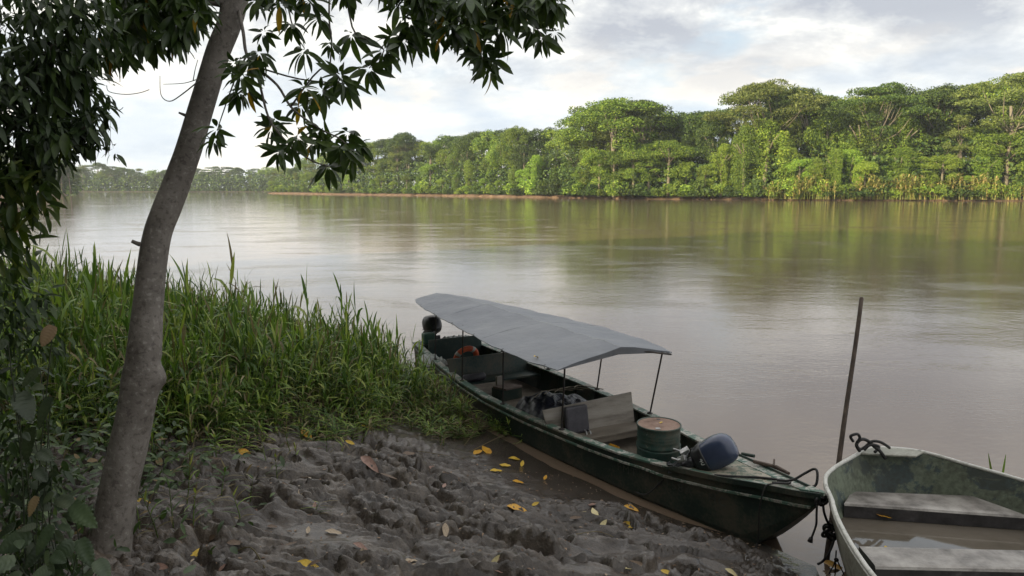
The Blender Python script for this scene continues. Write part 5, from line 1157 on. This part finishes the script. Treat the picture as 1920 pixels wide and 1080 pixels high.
def scatter(points, heights, tpls):
    Vs, Qs, ms, off = [], [], [], 0
    for (x, y, z), h in zip(points, heights):
        V, Q, m_ = tpls[rng.integers(0, len(tpls))]; a = rng.uniform(0, 6.28); ca_, sa_ = math.cos(a), math.sin(a); tl = rng.normal(0, .11, 2)
        W_ = V.copy(); wsc = .55 + .45 * h; xx = W_[:, 0] * ca_ - W_[:, 1] * sa_; yy = W_[:, 0] * sa_ + W_[:, 1] * ca_; zz3 = W_[:, 2] * h
        Vs.append(np.stack([x + xx * wsc + zz3 * tl[0], y + yy * wsc + zz3 * tl[1], z + zz3], -1)); Qs.append(Q + off); ms.append(m_); off += len(V)
    return np.concatenate(Vs), np.concatenate(Qs), np.concatenate(ms)
M_reed = leaf_mat('reed_leaf', [(0, (.036, .072, .016)), (.4, (.082, .140, .026)), (.75, (.165, .235, .042)), (1, (.27, .30, .07))], .5, .28, .35)
M_dryreed = leaf_mat('dry_reed_leaf', [(0, (.085, .070, .035)), (.6, (.16, .13, .07)), (1, (.26, .22, .13))], .7, .2, .2)
pts, hs = [], []
# front edge of the stand, as points on the ground
def ground_at(px, py):
    z = .8
    for k in range(14):
        p = at_z(px, py, z); z2 = float(mud_height(np.array([p.x]), np.array([p.y]))[0]); z = z * .5 + z2 * .5
    return at_z(px, py, z)
FE = [(-9.0, 6.6), (-5.2, 6.2), (-3.9, 6.3)] + [(lambda p: (p.x, p.y))(ground_at(a, b)) for a, b in ((290, 868), (360, 862), (430, 838), (500, 822), (560, 802), (640, 808), (700, 800), (760, 790), (820, 808), (870, 815), (915, 800))] + [(.45, 10.9)]
fex, fey = np.array(FE).T
xs_ = rng.uniform(-15, .3, 60000); ys_ = rng.uniform(5.4, 24, 60000); dd = land_d(xs_, ys_); fy = np.interp(xs_, fex, fey) + .5 * perlin(xs_ * 1.7, xs_ * 0, 8)
dens = fbm(xs_ * .9, ys_ * .9, 77, 3)
keep = (dd > -.55) & (ys_ > fy) & (rng.uniform(0, 1, len(xs_)) < np.interp(ys_ - fy, [0, .4, 1.0], [.12, .45, .85]) * np.clip(.75 + dens, .25, 1) * np.interp(ys_, [8, 14, 22], [1, .6, .42]) * np.interp(dd, [-.55, -.1, .4], [.25, .8, 1]))
xs_, ys_, dd = xs_[keep], ys_[keep], dd[keep]
# keep clear of the boat
ca_, sa_ = math.cos(BA), math.sin(BA); sx = (xs_ - BT.x) * ca_ + (ys_ - BT.y) * sa_; lx = (xs_ - BT.x) * sa_ - (ys_ - BT.y) * ca_
ok = ~((sx > -.2) & (sx < 11.2) & (lx > -(np.interp(sx, _S, _HW) + .12)) & (lx < 1.4)); xs_, ys_, dd, sx, lx = xs_[ok], ys_[ok], dd[ok], sx[ok], lx[ok]
zs_ = near_height(xs_, ys_); 
H_ = np.interp(xs_ - (-(ys_ - 9) * .25), [-14, -7, -3.5, -2.2, -1.2, -.3, .4], [1.35, 1.3, 1.25, 1.35, 1.25, .85, .6]); H_ = H_ * np.clip(.80 + .55 * fbm(xs_ * 1.1, ys_ * 1.1, 99, 3) * 1.5, .45, 1.3) * .86 * rng.uniform(.62, 1.12, len(xs_)) * np.interp(ys_ - np.interp(xs_, fex, fey), [0, 1.2], [.55, 1])
near_boat = (lx > -1.75) & (sx > 3.0) & (sx < 11)
tall = rng.uniform(0, 1, len(xs_)) < .035; H_ = np.where(tall, H_ * 1.3 + .1, H_)
H_ = np.where(near_boat, np.minimum(H_, np.interp(sx, [3, 5, 7, 9, 11], [.5, .8, 1.12, 1.2, 1.2])), H_)
dry_side = (xs_ > -1.6) & (ys_ < 13) & (rng.uniform(0, 1, len(xs_)) < .65)
print('reeds', len(xs_))
for sel, tp, nm, lab in ((~dry_side, RT, 'grass', 'dense stand of tall green river grass along the bank'), (dry_side, RTD, 'grass', 'shorter half-dry grass leaning against the green boat')):
    V, Q, m_ = scatter(np.stack([xs_, ys_, zs_ - .03], -1)[sel], H_[sel], tp); o = link(nm, np_mesh(nm, V, Q, True, m_), [M_reed, M_dryreed]); tag(o, lab, 'grass', kind='stuff')
# matted dead stalks at the foot of the stand
lit = MB(); 
for k in range(420):
    x = rng.uniform(-4.5, .25); y = float(np.interp(x, fex, fey)) + rng.uniform(-.25, 1.2); z = gz(x, y) + .02; a = rng.uniform(0, 6.28); L_ = rng.uniform(.15, .5)
    lit.tube([(x, y, z), (x + L_ * .5 * math.cos(a), y + L_ * .5 * math.sin(a), z + rng.uniform(.0, .12)), (x + L_ * math.cos(a), y + L_ * math.sin(a), z + rng.uniform(-.02, .1))], .004, 3, cap=False)
o = lit.build('dead_stalks', M_dryreed); tag(o, 'matted dead stalks at the foot of the grass', 'dead grass', kind='stuff')
pts2 = []
for k in range(150):
    x = rng.uniform(-3.2, .2); y = float(np.interp(x, fex, fey)) - abs(rng.normal(0, .38)) * (1 if x < -1 else .4); pts2.append((x, y, gz(x, y) - .02))
V, Q, m_ = scatter(pts2, rng.uniform(.10, .32, len(pts2)), RT + RTD); V_ = V; o = link('grass', np_mesh('grass', V, Q, True, m_), [M_reed, M_dryreed]); tag(o, 'short sprouts thinning out on the mud before the grass stand', 'grass', kind='stuff')
# creeping undergrowth left of the tree
lv = Leaves()
for k in range(2600):
    x = rng.uniform(-4.6, -2.15); y = rng.uniform(4.2, 7.2)
    if x > -3.05 and rng.random() < .93: continue
    zt = float(near_profile(land_d(np.array([x]), np.array([y])))[0]) + abs(rng.normal(0, .26)) * (1.4 if x < -3.3 else .7); p = np.array([x, y, zt + .04])
    lv.add(TPL[rng.integers(0, 4)], p, np.array([rng.normal(), rng.normal() - .3, rng.normal(0, .5)]), rng.uniform(.06, .13), (0, -.3, 1), 1 if rng.random() < .04 else 0, rng.uniform(1.0, 2.0))
o = lv.build('undergrowth', [M_lv2, M_bigd]); tag(o, 'low leafy creepers and weeds left of the leaning tree', 'undergrowth', kind='stuff')

# ---------------------------------------------------------------- separate shoots on the open mud
SHOOTS = [(262, 992, .42), (296, 1003, .36), (362, 985, .30), (325, 985, .4), (350, 945, .42), (470, 938, .24), (452, 978, .30), (500, 880, .34), (520, 898, .26), (560, 880, .30), (615, 862, .26), (545, 850, .4), (700, 815, .3), (415, 930, .26), (640, 850, .22), (590, 965, .14)]
SL = ['shoot at the right foot of the leaning tree', 'tall young shoot just right of the tree foot', 'curved shoot with drooping leaf right of the tree', 'thin shoot between two others beside the tree foot', 'dark stemmed shoot beside the tree with wide leaves', 'tiny shoot below the pale tan curled leaf', 'bent shoot with one drooping leaf on the mud', 'upright shoot in front of the large tan leaf', 'small shoot right of the large tan leaf', 'shoot beside the orange leaf at the grass edge',
      'short shoot in front of the grass edge', 'leafy shoot standing out from the grass edge', 'shoot at the grass edge beside a yellow leaf', 'small shoot on the dark ledge near the tree', 'tiny shoot above the upright yellow leaf', 'smallest sprout among the middle mud ledges']
for (px, py, h), lb_ in zip(SHOOTS, SL):
    p = ground_at(px, py); V, Q, m_ = RT[(px * 7) % 14]; V = V.copy(); V[:, 2] *= h; V[:, :2] *= .55
    k = (Q < 0)
    o = link('reed_shoot', np_mesh('reed_shoot', V, Q, True, m_), [M_reed, M_dryreed], None, p - Vector((0, 0, .02)), (rs.uniform(-.15, .15), rs.uniform(-.2, .2), rs.uniform(0, 6))); tag(o, lb_, 'shoot', 'young shoots on the open mud')
p = at_z(1872, 888, .0) ; p = at_d(1872, 905, 9.3); lv = Leaves()
for (tx, ty), (bx_, by_) in (((1853, 850), (1864, 884)), ((1886, 852), (1876, 884))):
    a_ = at_d(bx_, by_ + 30, 9.3); t_ = at_d(tx, ty, 9.3); b = MB(); V, Q = ribbon(a_, 0, 1, .04, 0, 0, 6); 
    V = [np.array(a_.lerp(t_, i / 6)) + np.array([s_ * .016 * math.sin(math.pi * (i + .6) / 7), 0, 0]) for i in range(7) for s_ in (-1, 1)]; b.add(V, Q); o = b.build('grass_shoot', M_reed); tag(o, 'left green grass blade rising from the water behind the skiff' if tx < 1870 else 'right green grass blade rising from the water behind the skiff', 'grass', 'two blades behind the skiff')

# ---------------------------------------------------------------- fallen leaves
YL = mat('fallen_yellow', [(.3, (.42, .26, .02)), (.55, (.60, .40, .04)), (.8, (.66, .50, .10))], 9, .5)
OL = mat('fallen_orange', [(.3, (.34, .14, .015)), (.55, (.56, .30, .02)), (.8, (.62, .38, .03))], 9, .5)
TL = mat('fallen_tan', [(.3, (.22, .16, .10)), (.55, (.36, .28, .19)), (.8, (.44, .37, .27))], 9, .6)
PL = mat('fallen_pink_brown', [(.3, (.18, .10, .07)), (.55, (.28, .17, .13)), (.8, (.36, .25, .20))], 9, .6)
DL = mat('fallen_dark_brown', [(.3, (.07, .045, .03)), (.7, (.15, .10, .06))], 9, .6)
VL = mat('fallen_pale_yellow', [(.3, (.48, .40, .18)), (.7, (.62, .54, .30))], 9, .5)
FT = [leaf_tpl(1, .46, .15, .25, 8, 1), leaf_tpl(1, .40, -.35, .35, 8), leaf_tpl(1, .34, .5, .6, 8, 1), leaf_tpl(1, .52, -.2, .15, 8, 1)]
FM = []
for k, t in enumerate(FT):
    for m_ in (YL, OL, TL, PL, DL, VL):
        me = np_mesh('fallen_leaf', t[0] - np.array([.5, 0, 0]), t[1], True); me.materials.append(m_); FM.append(me)
FL = [(969, 955, 42, 1, 0, 0, 'large orange-yellow leaf alone on the wet grey mud'), (1003, 946, 16, 0, 1, .5, 'small yellow leaf just right of the large orange-yellow leaf'), (930, 884, 26, 0, 0, .3, 'yellow leaf with a notch below the leaf pair near the boat'), (947, 875, 24, 0, 3, -.3, 'yellow leaf lying flat above the notched one'), (979, 872, 14, 0, 1, 1.4, 'small yellow leaf on edge beside the boat shadow'),
      (967, 862, 30, 0, 2, .05, 'thin yellow leaf nearest the grass by the boat'), (971, 905, 24, 1, 0, .2, 'orange leaf at the rim of a dark hole in the mud'), (1022, 898, 12, 1, 1, 1.2, 'small orange leaf alone at the water line'), (896, 849, 22, 1, 0, 1, 'orange leaf tangled in the grass end, left one'), (912, 847, 24, 1, 3, 2.2, 'orange leaf tangled in the grass end, right one'),
      (656, 833, 24, 0, 1, -.5, 'yellow leaf below the grass clump on the dark slope'), (640, 889, 28, 0, 3, 1.6, 'upright oval yellow leaf in the middle of the mud slope'), (676, 944, 20, 0, 0, .1, 'short yellow leaf above the blocky ledge'), (562, 882, 30, 1, 2, -.1, 'narrow orange leaf with a brown one beneath'), (574, 893, 28, 4, 0, .1, 'dark brown leaf under the narrow orange leaf'), (578, 1061, 52, 0, 2, -.08, 'long narrow yellow leaf at the bottom edge'),
      (679, 1048, 30, 2, 3, 1.35, 'pale tan oval leaf with clear midrib near the bottom'), (625, 1000, 34, 2, 0, .1, 'curled tan leaf on a ledge in the middle'), (534, 1025, 26, 3, 2, -.3, 'pink-brown leaf left of the long yellow leaf'), (726, 898, 36, 4, 1, .1, 'orange-brown leaf lying flat left of the smooth mud'), (766, 853, 26, 4, 3, .4, 'round rusty brown leaf above the slope'), (693, 869, 38, 3, 2, -.7, 'long pink-brown leaf pointing downhill'), (721, 862, 20, 3, 0, 0, 'small pink-brown leaf right of the long one'),
      (564, 932, 24, 2, 2, -1, 'hooked tan leaf curled round the dark earth'), (911, 846, 14, 0, 1, .4, 'tiny yellow leaf above the tangled orange pair'), (982, 1010, 22, 5, 2, -1.2, 'crumpled cream leaf standing below the large orange leaf'), (930, 1053, 20, 5, 1, .7, 'cream-yellow leaf on the bottom ledges'), (797, 1066, 40, 2, 2, -.4, 'long tan leaf folded at the bottom centre'), (770, 1054, 30, 2, 2, .8, 'tan leaf standing up beside the folded one'), (833, 995, 22, 2, 3, -1, 'round pale leaf right of the water hole'),
      (677, 1027, 36, 3, 2, -.15, 'thin tan leaf just above the pale oval leaf'), (838, 898, 30, 4, 2, -1, 'olive brown leaf sunk in the mud'), (833, 914, 14, 3, 1, 1.4, 'small pink leaf below the sunken olive leaf'), (867, 1064, 14, 5, 1, 0, 'small pale leaf at the bottom right of the ledges'), (1083, 967, 14, 1, 0, 0, 'small orange leaf left of the yellow pair'), (1079, 974, 24, 4, 1, 0, 'dark red-brown leaf under the small orange leaf'), (1100, 967, 34, 5, 2, -.45, 'long pale yellow leaf of the pair'),
      (1114, 964, 20, 5, 3, 1.9, 'round pale yellow leaf of the pair'), (1184, 953, 30, 1, 2, -.3, 'orange-yellow leaf in the shallow water by the hull'), (1181, 985, 34, 0, 2, -.3, 'narrow yellow leaf below the one in the water'), (1181, 1067, 26, 5, 2, .4, 'pale green curved leaf at the bottom edge'), (1250, 1076, 26, 0, 1, -.5, 'yellow leaf cut by the bottom edge'), (1372, 1075, 30, 5, 2, -.5, 'green-yellow leaf at the bottom right'), (460, 852, 34, 1, 0, -.4, 'large tan-orange leaf on the dark mound'),
      (558, 795, 22, 1, 2, 1.4, 'orange leaf leaning in the grass edge, left one'), (574, 817, 24, 1, 3, -.6, 'orange leaf leaning in the grass edge, lower one'), (684, 803, 22, 0, 1, -.2, 'bright yellow leaf caught at the foot of the grass'), (366, 1044, 28, 0, 3, 1.3, 'upright yellow leaf right of the tree foot'), (265, 944, 36, 0, 0, .05, 'yellow-green leaf touching the tree trunk'), (1562, 1071, 44, 1, 0, -.25, 'large orange-yellow leaf at the foot of the pole'), (405, 868, 44, 4, 0, .4, 'wide red-brown leaf on the mound behind the tree'), (440, 1020, 30, 4, 0, .2, 'dark brown leaf on the ledge right of the tree foot'),
      (545, 1025, 20, 4, 1, .6, 'dark leaf beside the pink-brown leaf'), (380, 892, 24, 4, 2, .5, 'brown leaf in the weeds behind the tree'), (1130, 985, 18, 5, 1, .9, 'small pale leaf between yellow leaves on wet mud'), (806, 880, 20, 3, 1, .3, 'small pink-brown leaf on the smooth slope'), (885, 935, 18, 2, 2, 1.0, 'pale sliver of leaf left of the large orange leaf')]
def ground_normal(p):
    e = .06; a = gz(p.x + e, p.y) - gz(p.x - e, p.y); b = gz(p.x, p.y + e) - gz(p.x, p.y - e); return Vector((-a, -b, 2 * e)).normalized()
for px, py, L_, ci, sh_, ang, lab in FL:
    p = ground_at(px, py); nn = ground_normal(p); nn = (nn + Vector((0, -.25, .3))).normalized(); sz = L_ * max(p.y, 4) / F * 1.02
    o = link('fallen_leaf', FM[sh_ * 6 + ci], None, None, p + nn * (.012 + .02 * sz) + Vector((0, 0, max(0, .01 - p.z) )))
    xa = Vector((math.cos(ang), math.sin(ang) * 1.2, 0)); xa = (xa - nn * xa.dot(nn)).normalized(); ya = nn.cross(xa); mm = Matrix((xa, ya, nn)).transposed().to_4x4(); o.rotation_euler = mm.to_euler(); sc = sz * (1 if abs(math.sin(ang)) < .5 else 1.35)
    o.scale = (sc, sc, sc); tag(o, lab, 'leaf', 'fallen leaves on the mud')
for pos, ang, L_, ci, sh_, lab in ((BW(4.25, -.98, canz(4.2, -.82) + .02), 1.0, .14, 0, 2, 'yellow leaf stuck on the front corner of the canopy'), (Vector((4.02, 7.385, .49)), -.3, .20, 1, 0, 'orange-yellow leaf lying on the skiff thwart'), (BW(2.45, -.12, .945), .8, .07, 0, 1, 'scrap of yellow leaf on the rusty drum lid'), (Vector((3.75, 6.75, .445)), .6, .16, 0, 2, 'yellow leaf floating in the water inside the skiff')):
    o = link('fallen_leaf', FM[sh_ * 6 + ci], None, None, pos, (.15, .1, ang)); o.scale = (L_, L_, L_); tag(o, lab, 'leaf', 'fallen leaves on the boats')
for k in range(46):
    px, py = rs.uniform(270, 1250), rs.uniform(850, 1075)
    p = ground_at(px, py)
    if p.z < .15: continue
    nn = (ground_normal(p) + Vector((rs.uniform(-.3, .3), rs.uniform(-.5, .1), .2))).normalized(); L_ = rs.uniform(.05, .13); ci = rs.choice([2, 3, 4, 4, 4, 3])
    o = link('fallen_leaf', FM[rs.randrange(4) * 6 + ci], None, None, p + nn * .012); xa = Vector((rs.uniform(-1, 1), rs.uniform(-1, 1), 0)); xa = (xa - nn * xa.dot(nn)).normalized()
    o.rotation_euler = Matrix((xa, nn.cross(xa), nn)).transposed().to_euler(); o.scale = (L_, L_ * rs.uniform(.7, 1), L_); tag(o, 'small curled brown dead leaf trodden into the grey mud', 'leaf', 'small brown dead leaves in the mud')
# small litter nobody could count
Vs = []; Qs = []; off = 0
for k in range(1600):
    x, y = rng.uniform(-3.4, 3.0), rng.uniform(4.0, 9.6)
    d_ = float(land_d(np.array([x]), np.array([y]))[0])
    if d_ < -.3: continue
    z = max(gz(x, y), 0.0) + .006; a = rng.uniform(0, 6.28); L_ = rng.uniform(.012, .05); V, Q = FT[rng.integers(0, 4)]; ca_, sa_ = math.cos(a), math.sin(a); W_ = V * L_
    Vs.append(np.stack([x + W_[:, 0] * ca_ - W_[:, 1] * sa_, y + W_[:, 0] * sa_ + W_[:, 1] * ca_, z + W_[:, 2]], -1)); Qs.append(Q + off); off += len(V)
o = link('leaf_litter', np_mesh('leaf_litter', np.concatenate(Vs), np.concatenate(Qs), True), leaf_mat('litter', [(0, (.05, .035, .025)), (.5, (.14, .09, .055)), (.85, (.24, .17, .11)), (1, (.30, .26, .20))], .7, 0, .2)); tag(o, 'scraps of dead leaf trodden into the mud', 'litter', kind='stuff')
# dry stalks and twigs
for k, (P_, r_, lab) in enumerate([([(870, 838), (900, 815), (935, 800)], .006, 'dry bent stalk leaning by the boat, upper one'), ([(880, 850), (930, 835), (985, 800)], .006, 'dry stalk pointing at the boat, lower one'), ([(760, 845), (815, 853), (870, 862)], .005, 'straight dry stalk at the foot of the grass'), ([(430, 1046), (470, 1042), (498, 1072)], .006, 'thin arched root in the bottom ledges'), ([(1080, 1005), (1120, 1000), (1150, 1010)], .004, 'pale thin twig on the trodden mud'), ([(1140, 900), (1160, 915), (1175, 921)], .003, 'thin floating straw in the boat shadow'), ([(1556, 1078), (1567, 1034), (1568, 1030)], .008, 'short upright stick with rope by the pole')]):
    tw = MB(); Q_ = [ground_at(a, b) + Vector((0, 0, .02 + (.09 if i == 1 and k < 2 else (.05 if i == 1 and k == 3 else 0)))) for i, (a, b) in enumerate(P_)]
    if k == 6: Q_ = [at_d(1566, 1078, 7.05), at_d(1567, 1050, 7.07), at_d(1568, 1032, 7.08)]
    tw.tube(smooth_path(Q_, 4), r_, 5); o = tw.build('dry_stalk', M_dryreed if k != 6 else pm); tag(o, lab, 'stalk', 'stalks and twigs on the bank')
rp = MB(); rp.tube(smooth_path([at_d(1553, 1078, 7.05), at_d(1562, 1062, 7.05), at_d(1568, 1050, 7.06), at_d(1576, 1064, 7.05), at_d(1583, 1078, 7.05)], 4), .007, 6); knot(rp, at_d(1568, 1050, 7.05), .016, .006); o = rp.build('mooring_rope', M_rope, None, True); tag(o, 'thin black cord knotted on the short stick by the pole', 'rope')

# ---------------------------------------------------------------- air
hz = MB().box((0, 0, 21), (2540, 2540, 52)).build('haze', None); tag(hz, kind='stuff')
m = bpy.data.materials.new('haze'); m.use_nodes = True; nt = m.node_tree; nt.nodes.clear(); n, lk = NT(nt)
o_ = n('ShaderNodeOutputMaterial'); v = n('ShaderNodeVolumePrincipled'); lk(v.outputs[0], o_.inputs['Volume'])
v.inputs['Color'].default_value = (.80, .88, 1.0, 1); v.inputs['Density'].default_value = .00017; v.inputs['Anisotropy'].default_value = .2
hz.data.materials.append(m)
